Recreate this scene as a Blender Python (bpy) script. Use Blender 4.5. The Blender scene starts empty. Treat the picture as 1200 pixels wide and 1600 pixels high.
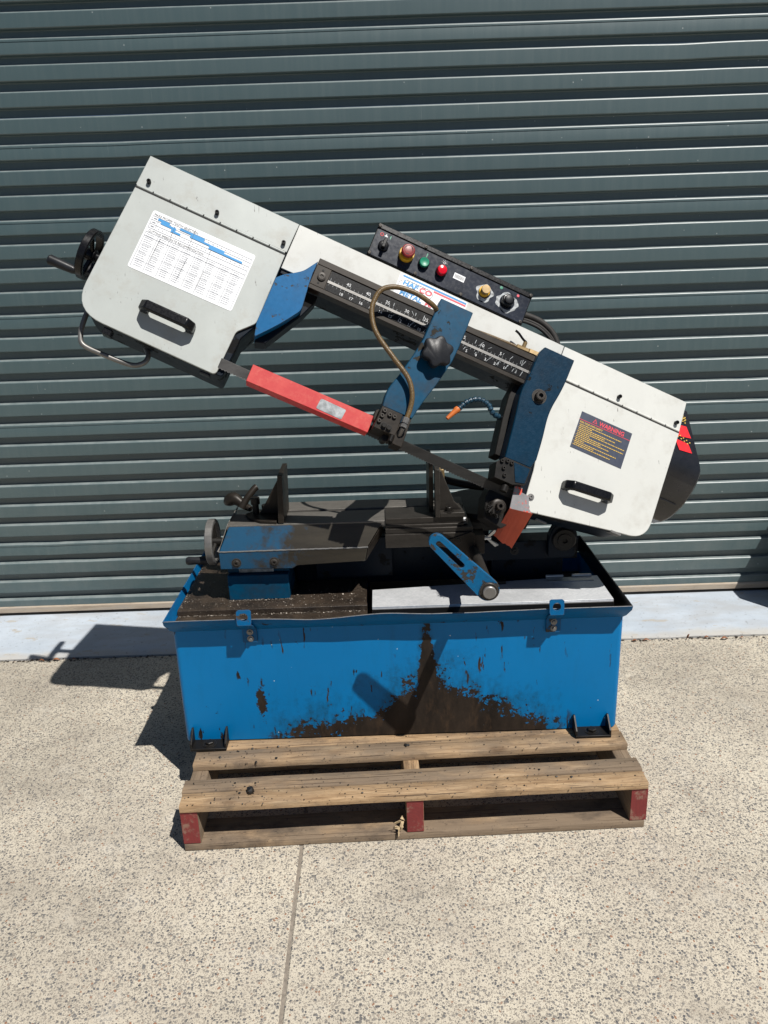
import bpy, bmesh, math, random
from mathutils import Vector, Matrix, noise as mnoise
R = math.radians
random.seed(7)
scene = bpy.context.scene
col = scene.collection

# ------------------------------------------------------------------ camera
cam_d = bpy.data.cameras.new('camera'); cam = bpy.data.objects.new('camera', cam_d); col.objects.link(cam)
scene.camera = cam
cam_d.sensor_fit = 'VERTICAL'; cam_d.sensor_height = 36.0; cam_d.lens = 27.0
cam_d.clip_start = 0.05; cam_d.clip_end = 500
pitch, roll = R(18.2), R(1.95)
fw = Vector((0, math.cos(pitch), -math.sin(pitch)))
up0 = Vector((0, math.sin(pitch), math.cos(pitch)))
rt = Vector((1, 0, 0)) * math.cos(roll) - up0 * math.sin(roll)
up = Vector((1, 0, 0)) * math.sin(roll) + up0 * math.cos(roll)
cam.matrix_world = Matrix(((rt.x, up.x, -fw.x, 0), (rt.y, up.y, -fw.y, 0), (rt.z, up.z, -fw.z, 1.40), (0, 0, 0, 1)))

# ------------------------------------------------------------------ sky and sun
AZ, EL = R(42), R(59)
to_sun = Vector((math.sin(AZ) * math.cos(EL), -math.cos(AZ) * math.cos(EL), math.sin(EL)))
world = bpy.data.worlds.new('World'); scene.world = world; world.use_nodes = True
wn = world.node_tree.nodes; wl = world.node_tree.links
sky = wn.new('ShaderNodeTexSky'); sky.sky_type = 'NISHITA'; sky.sun_disc = False
sky.sun_elevation = EL; sky.sun_rotation = R(180 - 42)
wl.new(sky.outputs[0], wn['Background'].inputs[0]); wn['Background'].inputs[1].default_value = 0.05
sky.air_density = .6; sky.dust_density = .25; sky.ozone_density = 1.6
sun_d = bpy.data.lights.new('sun', 'SUN'); sun_d.energy = 5.0; sun_d.angle = R(0.53); sun_d.color = (1, .965, .91)
sun = bpy.data.objects.new('sun', sun_d); col.objects.link(sun); sun.location = to_sun * 20
sun.rotation_euler = to_sun.to_track_quat('Z', 'Y').to_euler()
vs = scene.view_settings
vs.view_transform = 'Standard'; vs.look = 'None'; vs.exposure = 0.15; vs.gamma = 1.0; vs.use_curve_mapping = False

# ------------------------------------------------------------------ node helpers
class NT:
    def __init__(s, name):
        s.m = bpy.data.materials.new(name); s.m.use_nodes = True
        s.t = s.m.node_tree; s.n = s.t.nodes; s.p = s.n['Principled BSDF']
        s.tc = s.n.new('ShaderNodeTexCoord'); s.obj = s.tc.outputs['Object']
    def put(s, sock, v):
        if hasattr(v, 'is_output'): s.t.links.new(v, sock)
        elif isinstance(v, (tuple, list)): sock.default_value = (*v, 1) if len(v) == 3 and len(sock.default_value) == 4 else v
        else: sock.default_value = v
    def map(s, scale=(1, 1, 1), rot=(0, 0, 0), loc=(0, 0, 0), vec=None):
        n = s.n.new('ShaderNodeMapping'); s.put(n.inputs[0], vec or s.obj)
        n.inputs['Scale'].default_value = scale; n.inputs['Rotation'].default_value = rot; n.inputs['Location'].default_value = loc
        return n.outputs[0]
    def noise(s, scale, detail=4, rough=.55, vec=None, dist=0, colour=False):
        n = s.n.new('ShaderNodeTexNoise'); s.put(n.inputs['Vector'], vec or s.obj)
        n.inputs['Scale'].default_value = scale; n.inputs['Detail'].default_value = detail
        n.inputs['Roughness'].default_value = rough; n.inputs['Distortion'].default_value = dist
        return n.outputs[1 if colour else 0]
    def vor(s, scale, out='Distance', vec=None, feature='F1', rand=1):
        n = s.n.new('ShaderNodeTexVoronoi'); n.feature = feature; s.put(n.inputs['Vector'], vec or s.obj)
        n.inputs['Scale'].default_value = scale; n.inputs['Randomness'].default_value = rand
        return n.outputs[out]
    def ramp(s, f, stops, mode='LINEAR'):
        n = s.n.new('ShaderNodeValToRGB'); s.put(n.inputs[0], f); e = n.color_ramp.elements; n.color_ramp.interpolation = mode
        while len(e) < len(stops): e.new(.5)
        for k, (p, c) in enumerate(stops):
            e[k].position = p; e[k].color = (*c, 1) if isinstance(c, (tuple, list)) else (c, c, c, 1)
        return n.outputs[0]
    def mix(s, f, a, b, mode='MIX'):
        n = s.n.new('ShaderNodeMix'); n.data_type = 'RGBA'; n.blend_type = mode; n.clamp_factor = True
        s.put(n.inputs[0], f); s.put(n.inputs[6], a); s.put(n.inputs[7], b); return n.outputs[2]
    def m_(s, op, a, b=0.0, c=None):
        n = s.n.new('ShaderNodeMath'); n.operation = op; s.put(n.inputs[0], a); s.put(n.inputs[1], b)
        if c is not None: s.put(n.inputs[2], c)
        return n.outputs[0]
    def sep(s, vec=None):
        n = s.n.new('ShaderNodeSeparateXYZ'); s.put(n.inputs[0], vec or s.obj); return n.outputs
    def bump(s, h, strength=.3, dist=.002, normal=None):
        n = s.n.new('ShaderNodeBump'); n.inputs['Strength'].default_value = strength; n.inputs['Distance'].default_value = dist
        s.put(n.inputs['Height'], h)
        if normal: s.put(n.inputs['Normal'], normal)
        return n.outputs[0]
    def edge(s, radius=.003, scale=60, lo=.02, hi=.10):
        bv = s.n.new('ShaderNodeBevel'); bv.samples = 3; bv.inputs['Radius'].default_value = radius
        ge = s.n.new('ShaderNodeNewGeometry'); dt = s.n.new('ShaderNodeVectorMath'); dt.operation = 'DOT_PRODUCT'
        s.put(dt.inputs[0], bv.outputs[0]); s.put(dt.inputs[1], ge.outputs['Normal'])
        w = s.m_('MULTIPLY', s.m_('SUBTRACT', 1.0, dt.outputs['Value']), s.m_('MULTIPLY_ADD', s.noise(scale, 5, .7), 4.0, -1.5))
        return s.ramp(w, [(lo, 0), (hi, 1)])
    def rnd(s):
        n = s.n.new('ShaderNodeObjectInfo'); return n.outputs['Random']
    def out(s, base=None, rough=None, metal=None, normal=None, spec=None, coat=None):
        for k, v in (('Base Color', base), ('Roughness', rough), ('Metallic', metal), ('Normal', normal), ('Specular IOR Level', spec), ('Coat Weight', coat)):
            if v is not None: s.put(s.p.inputs[k], v)
        return s.m

def simple(name, c, rough=.5, metal=0, var=.25, scale=25, bump=.1, spec=None):
    t = NT(name); n = t.noise(scale, 5, .6); n2 = t.noise(scale * 7, 3)
    d = tuple(x * (1 - var) for x in c); l = tuple(min(1, x * (1 + var * .5)) for x in c)
    b = t.mix(t.ramp(n, [(.3, 0), (.7, 1)]), d, l)
    return t.out(b, t.m_('MULTIPLY_ADD', n2, .25, rough - .12), metal, t.bump(n2, bump, .001), spec)

def painted(name, c, under=(.035, .025, .018), thr=.66, scale=14, rough=.38, dirt=.35, metal=0, orange_peel=.08, dirtc=(.03, .025, .02)):
    """paint with chips down to a darker under-layer and grimy patches"""
    t = NT(name)
    n = t.noise(scale, 8, .68); n2 = t.noise(scale * 5, 5, .6); n3 = t.noise(scale * .35, 4, .6)
    f = t.m_('ADD', n, t.m_('MULTIPLY', n3, .35)); chip = t.m_('MAXIMUM', t.ramp(f, [(thr + .17, 0), (thr + .185, 1)]), t.m_('MULTIPLY', t.edge(), .85))
    shade = t.mix(t.ramp(n2, [(.35, 0), (.7, 1)]), tuple(x * .86 for x in c), c)
    grime = t.ramp(t.noise(scale * .8, 6, .7, t.map(loc=(3, 1, 2))), [(.45, 0), (.75, 1)])
    b = t.mix(t.m_('MULTIPLY', grime, dirt), shade, dirtc)
    b = t.mix(chip, b, under)
    fine = t.noise(260, 3)
    h = t.m_('SUBTRACT', t.m_('MULTIPLY', fine, orange_peel), t.m_('MULTIPLY', chip, .4))
    return t.out(b, t.mix(chip, t.m_('MULTIPLY_ADD', n2, .25, rough - .1), (.75, .75, .75)), metal, t.bump(h, .5, .0015), .15)

M = {}
# ---- ground: exposed-aggregate concrete
def ground_mat():
    t = NT('exposed_aggregate')
    nz = t.noise(60, 2, .5, colour=True)
    wv = t.n.new('ShaderNodeVectorMath'); wv.operation = 'MULTIPLY_ADD'
    t.put(wv.inputs[0], nz); wv.inputs[1].default_value = (.009, .009, .009); t.put(wv.inputs[2], t.obj)
    v = wv.outputs[0]
    d1 = t.vor(165, 'Distance', v); c1 = t.vor(165, 'Color', v)
    d2 = t.vor(320, 'Distance', v); c2 = t.vor(320, 'Color', v)
    r1 = t.sep(c1); r2 = t.sep(c2)
    dens = t.m_('MULTIPLY_ADD', t.noise(3.0, 5, .6), .9, -.45)
    on1 = t.ramp(t.m_('ADD', r1[0], t.m_('MULTIPLY', dens, .8)), [(.31, 0), (.33, 1)])
    on2 = t.ramp(t.m_('ADD', r2[0], t.m_('MULTIPLY', dens, .8)), [(.28, 0), (.30, 1)])
    size1 = t.m_('MULTIPLY_ADD', r1[2], .22, .30); size2 = t.m_('MULTIPLY_ADD', r2[2], .22, .32)
    stone1 = t.m_('MULTIPLY', t.ramp(t.m_('SUBTRACT', size1, d1), [(0, 0), (.05, 1)]), on1)
    stone2 = t.m_('MULTIPLY', t.ramp(t.m_('SUBTRACT', size2, d2), [(0, 0), (.06, 1)]), on2)
    patch = t.noise(2.2, 5, .6); fine = t.noise(420, 3, .6); mid = t.noise(9, 6, .68)
    cream = t.mix(t.ramp(fine, [(.3, 0), (.7, 1)]), (.43, .38, .295), (.71, .65, .535))
    cream = t.mix(t.m_('MULTIPLY', t.ramp(patch, [(.4, 0), (.66, 1)]), .6), cream, (.40, .35, .285))
    sc1 = t.ramp(r1[1], [(0, (.105, .105, .11)), (.3, (.18, .175, .17)), (.6, (.28, .255, .22)), (.90, (.38, .335, .275)), (.985, (.30, .16, .10))])
    sc2 = t.ramp(r2[1], [(0, (.17, .16, .15)), (.5, (.30, .27, .235)), (.95, (.42, .37, .30))])
    b = t.mix(stone2, cream, sc2); b = t.mix(stone1, b, sc1)
    scuff = t.ramp(mid, [(.56, 0), (.72, 1)]); b = t.mix(t.m_('MULTIPLY', scuff, .38), b, (.66, .62, .54))
    stain = t.ramp(t.noise(1.1, 6, .65, t.map(loc=(4.3, 1.7, 0))), [(.48, 0), (.68, 1)])
    b = t.mix(t.m_('MULTIPLY', stain, .42), b, (.16, .142, .12))
    b2 = t.ramp(t.noise(5.5, 7, .7, t.map(loc=(1.3, 8.7, 0))), [(.56, 0), (.68, 1)])
    b = t.mix(t.m_('MULTIPLY', b2, .34), b, (.16, .14, .118))
    b3 = t.ramp(t.noise(2.6, 8, .75, t.map((1, 2.2, 1), (0, 0, R(25)), (3, 5, 0))), [(.53, 0), (.66, 1)])
    b = t.mix(t.m_('MULTIPLY', b3, .30), b, (.20, .18, .15))
    h = t.m_('ADD', t.m_('MULTIPLY', stone1, .6), t.m_('ADD', t.m_('MULTIPLY', stone2, .35), t.m_('MULTIPLY', fine, .5)))
    return t.out(b, .85, 0, t.bump(h, .7, .003), .2)
M['ground'] = ground_mat()
M['asphalt'] = simple('asphalt', (.05, .05, .05), .85, 0, .3, 60, .6)
M['joint'] = simple('mortar_joint', (.25, .215, .175), .85, 0, .35, 90, .5)
def sill_mat():
    t = NT('painted_sill')
    n = t.noise(5, 7, .65); f = t.noise(170, 4, .65); s = t.noise(3, 6, .6, t.map((1.4, 4, 1), (0, 0, R(20))))
    b = t.mix(t.ramp(n, [(.3, 0), (.7, 1)]), (.36, .405, .455), (.47, .52, .575))
    sx = t.sep()
    edge = t.m_('ADD', t.m_('MULTIPLY', t.m_('SUBTRACT', sx[1], 2.60), -6.5), t.m_('ADD', t.m_('MULTIPLY', n, 1.1), .12))
    b = t.mix(t.ramp(edge, [(.28, 0), (.55, 1)]), b, (.42, .41, .385))
    b = t.mix(t.m_('MULTIPLY', t.ramp(s, [(.44, 0), (.62, 1)]), .6), b, (.36, .365, .37))
    pit = t.ramp(t.noise(75, 5, .7), [(.62, 0), (.67, 1)])
    b = t.mix(t.m_('MULTIPLY', pit, .65), b, (.16, .15, .14))
    chip = t.ramp(t.noise(11, 6, .6, t.map((1, 2.6, 1), (0, 0, R(35)))), [(.635, 0), (.65, 1)])
    b = t.mix(t.m_('MULTIPLY', chip, .7), b, (.38, .34, .28))
    return t.out(b, .7, 0, t.bump(t.m_('SUBTRACT', f, pit), .45, .002), .3)
M['sill'] = sill_mat()
def shutter_mat():
    t = NT('shutter_paint')
    n = t.noise(1.6, 5, .6); st = t.noise(7, 6, .7, t.map((9, 1, .35))); f = t.noise(130, 3)
    c = t.mix(n, (.046, .082, .088), (.062, .102, .107))
    c = t.mix(t.m_('MULTIPLY', t.ramp(st, [(.45, 0), (.72, 1)]), .22), c, (.12, .155, .155))
    sx = t.sep(); low = t.m_('MULTIPLY', t.ramp(sx[2], [(.0, 1), (.9, 0)]), t.ramp(t.noise(9, 6, .7), [(.4, 0), (.8, 1)]))
    c = t.mix(t.m_('MULTIPLY', low, .3), c, (.26, .25, .22))
    sp = t.m_('MULTIPLY', t.ramp(t.vor(33, 'Distance'), [(.05, 1), (.09, 0)]), t.ramp(t.sep(t.vor(33, 'Color'))[0], [(.84, 0), (.86, 1)]))
    c = t.mix(t.m_('MULTIPLY', sp, .6), c, (.55, .57, .55))
    scr = t.ramp(t.noise(30, 4, .6, t.map((6, 1, .12), (0, R(14), 0))), [(.72, 0), (.75, 1)])
    c = t.mix(t.m_('MULTIPLY', scr, .3), c, (.35, .38, .37))
    c = t.mix(t.m_('MULTIPLY', t.rnd(), .22), c, (.085, .125, .125))
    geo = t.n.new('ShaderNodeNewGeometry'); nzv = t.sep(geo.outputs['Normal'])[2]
    rib_glint = t.m_('MULTIPLY', t.ramp(nzv, [(.25, 0), (.75, 1)]), t.ramp(t.noise(18, 5, .7), [(.25, .35), (.6, 1)]))
    c = t.mix(t.m_('MULTIPLY', rib_glint, .6), c, (.30, .33, .325))  # sun's bright line along the rib tops, painted into the colour
    return t.out(c, t.m_('MULTIPLY_ADD', st, .16, .36), 0, t.bump(f, .05, .0006), .95)
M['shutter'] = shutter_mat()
def seal_mat():
    t = NT('weather_strip'); st = t.noise(6, 7, .7, t.map((1, 1, 14))); n = t.noise(22, 5, .7, t.map((1, 1, 5)))
    c = t.ramp(st, [(.3, (.26, .20, .15)), (.5, (.40, .33, .25)), (.68, (.34, .30, .26))])
    c = t.mix(t.m_('MULTIPLY', t.ramp(n, [(.55, 0), (.75, 1)]), .5), c, (.17, .14, .115))
    return t.out(c, .75, 0, t.bump(n, .2, .001))
M['seal'] = seal_mat()
def wood_mat():
    t = NT('pallet_timber'); r = t.rnd(); off = t.n.new('ShaderNodeCombineXYZ')
    t.put(off.inputs[0], t.m_('MULTIPLY', r, 37)); t.put(off.inputs[1], t.m_('MULTIPLY', r, 11)); t.put(off.inputs[2], t.m_('MULTIPLY', r, 23))
    ad = t.n.new('ShaderNodeVectorMath'); t.put(ad.inputs[0], t.obj); t.put(ad.inputs[1], off.outputs[0]); v = ad.outputs[0]
    g = t.noise(9, 8, .62, t.map((.9, 9, 9), vec=v), .6)
    g2 = t.noise(40, 5, .7, t.map((.45, 9, 9), vec=v), .3)
    big = t.noise(3.2, 5, .62, t.map((1, 2, 2), vec=v))
    c = t.ramp(g, [(.28, (.19, .115, .06)), (.42, (.32, .21, .115)), (.58, (.43, .295, .17)), (.75, (.51, .375, .23))])
    c = t.mix(t.m_('MULTIPLY', t.ramp(g2, [(.46, 0), (.66, 1)]), .62), c, (.17, .105, .058))
    wet = t.m_('ADD', big, t.m_('MULTIPLY', t.m_('SUBTRACT', r, .5), .5))
    c = t.mix(t.m_('MULTIPLY', t.ramp(wet, [(.40, 0), (.62, 1)]), .78), c, (.150, .118, .088))
    k = t.vor(3.1, 'Distance', t.map((1, 2.6, 2.6), vec=v)); kn = t.ramp(k, [(.05, 1), (.10, 0)])
    c = t.mix(t.m_('MULTIPLY', kn, .65), c, (.11, .065, .035))
    spk = t.ramp(t.noise(95, 4, .7, vec=v), [(.62, 0), (.67, 1)])
    c = t.mix(t.m_('MULTIPLY', spk, .75), c, (.06, .045, .035))
    crk = t.ramp(t.noise(16, 4, .55, t.map((.16, 11, 11), vec=v), .4), [(.63, 0), (.645, 1)])
    c = t.mix(t.m_('MULTIPLY', crk, .8), c, (.07, .045, .03))
    oil = t.ramp(t.noise(4.5, 6, .68, t.map((1, 1.6, 1), loc=(7, 3, 1), vec=v)), [(.54, 0), (.68, 1)])
    c = t.mix(t.m_('MULTIPLY', oil, .7), c, (.055, .043, .035))
    h = t.m_('SUBTRACT', t.m_('ADD', g2, t.m_('MULTIPLY', g, .5)), t.m_('MULTIPLY', crk, 1.2))
    return t.out(c, .8, 0, t.bump(h, .55, .0025), .25)
M['wood'] = wood_mat()
def redend_mat():
    t = NT('red_painted_timber_end'); r = t.vor(1.0, 'Distance')
    w = t.n.new('ShaderNodeTexWave'); w.wave_type = 'RINGS'; w.rings_direction = 'Y'; w.inputs['Scale'].default_value = 36; w.inputs['Distortion'].default_value = 3
    t.put(w.inputs['Vector'], t.map(loc=(.0, 0, -.06)))
    n = t.noise(38, 6, .7); c = t.mix(n, (.13, .018, .018), (.26, .034, .032))
    c = t.mix(t.m_('MULTIPLY', w.outputs[1], .25), c, (.12, .02, .02))
    c = t.mix(t.ramp(t.noise(24, 7, .72), [(.54, 0), (.62, 1)]), c, (.24, .13, .095))
    return t.out(c, .7, 0, t.bump(n, .4, .002))
M['red_end'] = redend_mat()
# ---- the tank paint: chipped to bare brown metal along the bottom and down a streak in the middle
def tank_mat():
    t = NT('tank_blue_paint'); s = t.sep()
    xn = t.m_('MULTIPLY_ADD', s[0], 1 / 1.2, .575 / 1.2)              # 0..1 across the front
    zn = t.m_('MULTIPLY_ADD', s[2], 1 / .345, -.145 / .345)           # 0..1 up the front
    hgt = t.ramp(xn, [(0, 0), (.17, .0), (.25, .03), (.36, .12), (.47, .24), (.540, .42), (.556, .95), (.568, 1.05), (.586, .5), (.66, .38), (.74, .17), (.84, .05), (.88, 0.0), (1, 0)])
    nz = t.m_('SUBTRACT', t.noise(22, 9, .72), .5)
    nz2 = t.m_('SUBTRACT', t.noise(7, 5, .6), .5)
    edge = t.m_('ADD', t.m_('SUBTRACT', hgt, zn), t.m_('ADD', t.m_('ADD', t.m_('MULTIPLY', nz, .95), t.m_('MULTIPLY', t.m_('SUBTRACT', t.noise(90, 4, .7), .5), .45)), t.m_('MULTIPLY', nz2, .4)))
    front = t.ramp(t.m_('SUBTRACT', s[1], 1.75), [(.098, 1), (.105, 0)])
    front = t.m_('MULTIPLY', front, t.ramp(hgt, [(0.0, 0), (.02, 1)]))
    bare = t.m_('MULTIPLY', t.ramp(edge, [(.0, 0), (.012, 1)]), front)
    # patch left of the middle
    px = t.m_('MULTIPLY', t.m_('SUBTRACT', s[0], -.352), 60); pz = t.m_('MULTIPLY', t.m_('SUBTRACT', s[2], .262), 12)
    dd = t.m_('SQRT', t.m_('ADD', t.m_('MULTIPLY', px, px), t.m_('MULTIPLY', pz, pz)))
    p2 = t.ramp(t.m_('ADD', t.m_('MULTIPLY', dd, -.5), t.m_('ADD', t.m_('MULTIPLY', nz, 2.0), .28)), [(.0, 0), (.02, 1)])
    bare = t.m_('MAXIMUM', bare, t.m_('MULTIPLY', p2, t.ramp(dd, [(.9, 1), (1, 0)])))
    scr = t.ramp(t.noise(20, 5, .55, t.map((2.6, 1, .55), (0, R(-17), 0))), [(.645, 0), (.655, 1)])
    scr = t.m_('MULTIPLY', scr, t.ramp(t.noise(5.5, 3, .5, t.map(loc=(5, 0, 2))), [(.42, 0), (.5, 1)]))
    chips = t.m_('MAXIMUM', scr, t.ramp(t.m_('ADD', t.noise(26, 8, .7, t.map(loc=(1, 1, 1))), t.m_('MULTIPLY', zn, -.035)), [(.665, 0), (.675, 1)]))
    bare = t.m_('MAXIMUM', bare, chips)
    n1 = t.noise(3, 6, .6); n2 = t.noise(38, 5, .6, t.map((1, 1, .3)))
    c = t.mix(n1, (.0003, .142, .365), (.0005, .185, .455))
    c = t.mix(t.m_('MULTIPLY', t.ramp(n2, [(.5, 0), (.8, 1)]), .22), c, (.004, .11, .24))
    drip = t.ramp(t.noise(6.5, 6, .7, t.map((2.4, 1, .18))), [(.6, 0), (.8, 1)])
    c = t.mix(t.m_('MULTIPLY', drip, .35), c, (.012, .07, .10))
    under = t.mix(t.ramp(t.noise(13, 7, .7, t.map((1, 1, .4))), [(.35, 0), (.65, 1)]), (.013, .010, .008), (.036, .026, .019))
    halo = t.m_('MULTIPLY', t.ramp(t.m_('ADD', edge, .30), [(.0, 0), (.30, 1)]), front)
    c = t.mix(t.m_('MULTIPLY', halo, t.m_('MULTIPLY', t.ramp(t.noise(34, 7, .7, t.map((1, 1, .35))), [(.38, 0), (.62, 1)]), .75)), c, (.006, .045, .075))
    c = t.mix(bare, c, under)
    rust = t.m_('MULTIPLY', t.m_('MULTIPLY', bare, front), t.ramp(t.noise(17, 8, .72, t.map((1.4, 1, .5), loc=(2, 2, 2))), [(.52, 0), (.7, 1)]))
    c = t.mix(t.m_('MULTIPLY', rust, .6), c, (.085, .052, .030))
    dots = t.m_('MULTIPLY', t.ramp(t.vor(42, 'Distance'), [(.05, 1), (.075, 0)]), t.ramp(t.sep(t.vor(42, 'Color'))[0], [(.80, 0), (.81, 1)]))
    c = t.mix(dots, c, (.6, .65, .62))
    h = t.m_('SUBTRACT', t.m_('MULTIPLY', t.noise(300, 2), .06), t.m_('MULTIPLY', bare, .5))
    return t.out(c, t.mix(bare, t.m_('MULTIPLY_ADD', n2, .2, .28), (.6, .6, .6)), 0, t.bump(h, .5, .0012), .2)
M['tank'] = tank_mat()
M['blue'] = painted('blue_machine_paint', (.002, .060, .125), (.03, .026, .02), .62, 16, .38, .65)
M['blue_bright'] = painted('bright_blue_machine_paint', (.002, .110, .28), (.06, .055, .05), .60, 20, .36, .25)
M['blue_worn'] = painted('worn_lever_paint', (.004, .125, .29), (.045, .042, .038), .53, 26, .42, .35)
M['blue_dark'] = painted('oily_dark_blue_paint', (.0015, .026, .056), (.006, .006, .006), .66, 18, .34, .45, orange_peel=.35, dirtc=(.012, .012, .013))
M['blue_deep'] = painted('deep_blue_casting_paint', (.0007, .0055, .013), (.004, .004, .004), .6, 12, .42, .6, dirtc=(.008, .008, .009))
def bed_mat():
    t = NT('worn_blue_bed'); s = t.sep()
    n = t.noise(15, 8, .7); n2 = t.noise(60, 5, .7); st = t.noise(9, 7, .65, t.map((.6, 1, 3.5)))
    f = t.m_('ADD', t.m_('MULTIPLY', t.m_('ADD', s[0], .335), 3.2), t.m_('MULTIPLY_ADD', n, 1.9, -.95))
    worn = t.ramp(f, [(-.0, 0), (.30, 1)])
    c = t.mix(n2, (.002, .045, .095), (.003, .068, .15))
    metal = t.mix(st, (.008, .007, .006), (.066, .056, .040))
    c = t.mix(worn, c, metal)
    c = t.mix(t.m_('MULTIPLY', t.ramp(t.noise(24, 7, .7, t.map(loc=(2, 0, 5))), [(.55, 0), (.7, 1)]), .6), c, (.035, .03, .026))
    return t.out(c, .5, t.m_('MULTIPLY', worn, .35), t.bump(n2, .2, .001))
M['bed'] = bed_mat()
def steel(name, a, b, rough=.45, metal=.6, sc=30):
    t = NT(name); n = t.noise(sc, 7, .7); st = t.noise(14, 6, .7, t.map((.4, 6, 6)))
    c = t.mix(n, a, b); c = t.mix(t.m_('MULTIPLY', t.edge(.0025, 50, .02, .10), .55), c, tuple(min(.5, x * 3.2 + .02) for x in b)); c = t.mix(t.m_('MULTIPLY', t.ramp(st, [(.5, 0), (.75, 1)]), .5), c, tuple(x * .4 for x in a))
    return t.out(c, t.m_('MULTIPLY_ADD', n, .3, rough - .15), metal, t.bump(n, .15, .001), .25)
M['steel_dark'] = steel('oily_dark_steel', (.018, .016, .014), (.052, .046, .040), .45, .25)
M['steel_bar'] = steel('brown_greasy_steel', (.011, .009, .007), (.034, .027, .021), .42, .2)
M['steel'] = steel('bare_steel', (.12, .116, .11), (.27, .26, .245), .42, .5)
M['bed_top'] = steel('ground_bed_steel', (.070, .065, .058), (.150, .140, .126), .5, .1)
M['blade'] = steel('saw_blade_steel', (.035, .034, .033), (.065, .063, .061), .42, .5)
M['grime'] = steel('black_grease', (.005, .0045, .004), (.016, .014, .012), .45, .1)
M['hole'] = simple('dark_bore', (.004, .004, .004), .7, 0, .2)
M['oily_black'] = simple('oily_black_sheet', (.008, .008, .009), .32, 0, .5, 18)
def deck_mat():
    t = NT('swarf_covered_deck'); n = t.noise(11, 8, .7); f = t.noise(190, 4, .7); o = t.noise(28, 7, .68)
    c = t.mix(t.ramp(n, [(.35, 0), (.7, 1)]), (.012, .009, .007), (.062, .045, .032))
    c = t.mix(t.ramp(o, [(.55, 0), (.68, 1)]), c, (.022, .017, .013))
    c = t.mix(t.ramp(f, [(.62, 0), (.68, 1)]), c, (.16, .135, .105))
    return t.out(c, .45, 0, t.bump(f, .6, .003), .35)
M['deck'] = deck_mat()
M['swarf'] = simple('steel_swarf', (.20, .17, .14), .45, .3, .7, 300)
def galv_mat():
    t = NT('galvanised_sheet'); c1 = t.sep(t.vor(165, 'Color')); n = t.noise(14, 7, .7); f = t.noise(90, 5, .7)
    c = t.mix(c1[0], (.60, .615, .63), (.70, .71, .72))
    c = t.mix(t.m_('MULTIPLY', t.ramp(n, [(.5, 0), (.75, 1)]), .3), c, (.40, .40, .41))
    c = t.mix(t.m_('MULTIPLY', t.ramp(t.noise(5, 7, .7, t.map(loc=(6, 2, 3))), [(.42, 0), (.62, 1)]), .4), c, (.36, .37, .38))
    c = t.mix(t.m_('MULTIPLY', t.ramp(f, [(.66, 0), (.70, 1)]), .35), c, (.20, .19, .18))
    return t.out(c, .38, .3, t.bump(f, .05, .001), .4)
M['galv'] = galv_mat()
def white_mat(name, c, dirt):
    t = NT(name); n = t.noise(5, 6, .65); sm = t.noise(3.5, 6, .6, t.map((2.2, 2.2, .7), (0, R(30), 0)))
    b = t.mix(t.ramp(n, [(.3, 0), (.75, 1)]), c, tuple(x * (1 - .10 * dirt) for x in c))
    b = t.mix(t.m_('MULTIPLY', t.ramp(sm, [(.5, 0), (.8, 1)]), .30 * dirt), b, tuple(min(.85, x * 1.22) for x in c))
    g = t.ramp(t.noise(12, 8, .72, t.map(loc=(2, 5, 1))), [(.52, 0), (.72, 1)])
    b = t.mix(t.m_('MULTIPLY', g, .30 * dirt), b, (.30, .27, .22))
    scr = t.m_('MULTIPLY', t.ramp(t.noise(48, 4, .55, t.map((4.5, 1, .55), (0, R(38), 0))), [(.685, 0), (.70, 1)]), t.ramp(t.noise(6, 2), [(.50, 0), (.54, 1)]))
    b = t.mix(t.m_('MULTIPLY', scr, .75), b, (.07, .06, .055))
    b = t.mix(t.m_('MULTIPLY', t.edge(.003, 45, .03, .12), .7), b, (.12, .115, .105))
    sp = t.ramp(t.noise(85, 5, .7, t.map(loc=(4, 4, 4))), [(.675, 0), (.70, 1)])
    sp = t.m_('MULTIPLY', sp, t.ramp(t.noise(4, 3, .6, t.map(loc=(9, 2, 4))), [(.48, 0), (.6, 1)]))
    b = t.mix(t.m_('MULTIPLY', sp, .7), b, (.06, .055, .05))
    return t.out(b, t.m_('MULTIPLY_ADD', n, .2, .36), 0, t.bump(t.noise(240, 2), .06, .0008), .4)
M['white'] = white_mat('white_cover_paint', (.60, .605, .57), 1.0)
M['white_grey'] = white_mat('greyed_white_cover_paint', (.42, .445, .425), 1.6)
M['white_beam'] = white_mat('off_white_beam_paint', (.55, .555, .525), 1.4)
M['black'] = simple('black_plastic', (.006, .006, .007), .27, 0, .4, 30, .05, .3)
M['black_worn'] = simple('worn_black_plastic', (.017, .018, .021), .40, 0, .4, 40, .15, .25)
M['housing'] = simple('black_housing_sheet', (.013, .014, .018), .30, 0, .4, 12, .06, .5)
M['panel'] = simple('slate_panel_face', (.016, .021, .034), .26, 0, .35, 16, .02, .25)
M['red_paint'] = None
def red_mat(name, a, b, fade, under, thr):
    t = NT(name); n = t.noise(10, 7, .68); f = t.noise(60, 5, .7)
    c = t.mix(t.ramp(n, [(.4, 0), (.68, 1)]), a, b); c = t.mix(t.m_('MULTIPLY', t.ramp(f, [(.5, 0), (.75, 1)]), .3), c, fade)
    ch = t.ramp(t.noise(26, 8, .74, t.map(loc=(3, 0, 0))), [(thr, 0), (thr + .015, 1)]); c = t.mix(ch, c, under)
    return t.out(c, .5, 0, t.bump(f, .25, .001))
M['red_paint'] = red_mat('sun_faded_red_paint', (.46, .016, .018), (.56, .060, .046), (.64, .20, .13), (.35, .06, .05), .70)
M['orange_paint'] = red_mat('orange_red_paint', (.30, .035, .012), (.36, .05, .018), (.22, .03, .015), (.03, .02, .015), .66)
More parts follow.
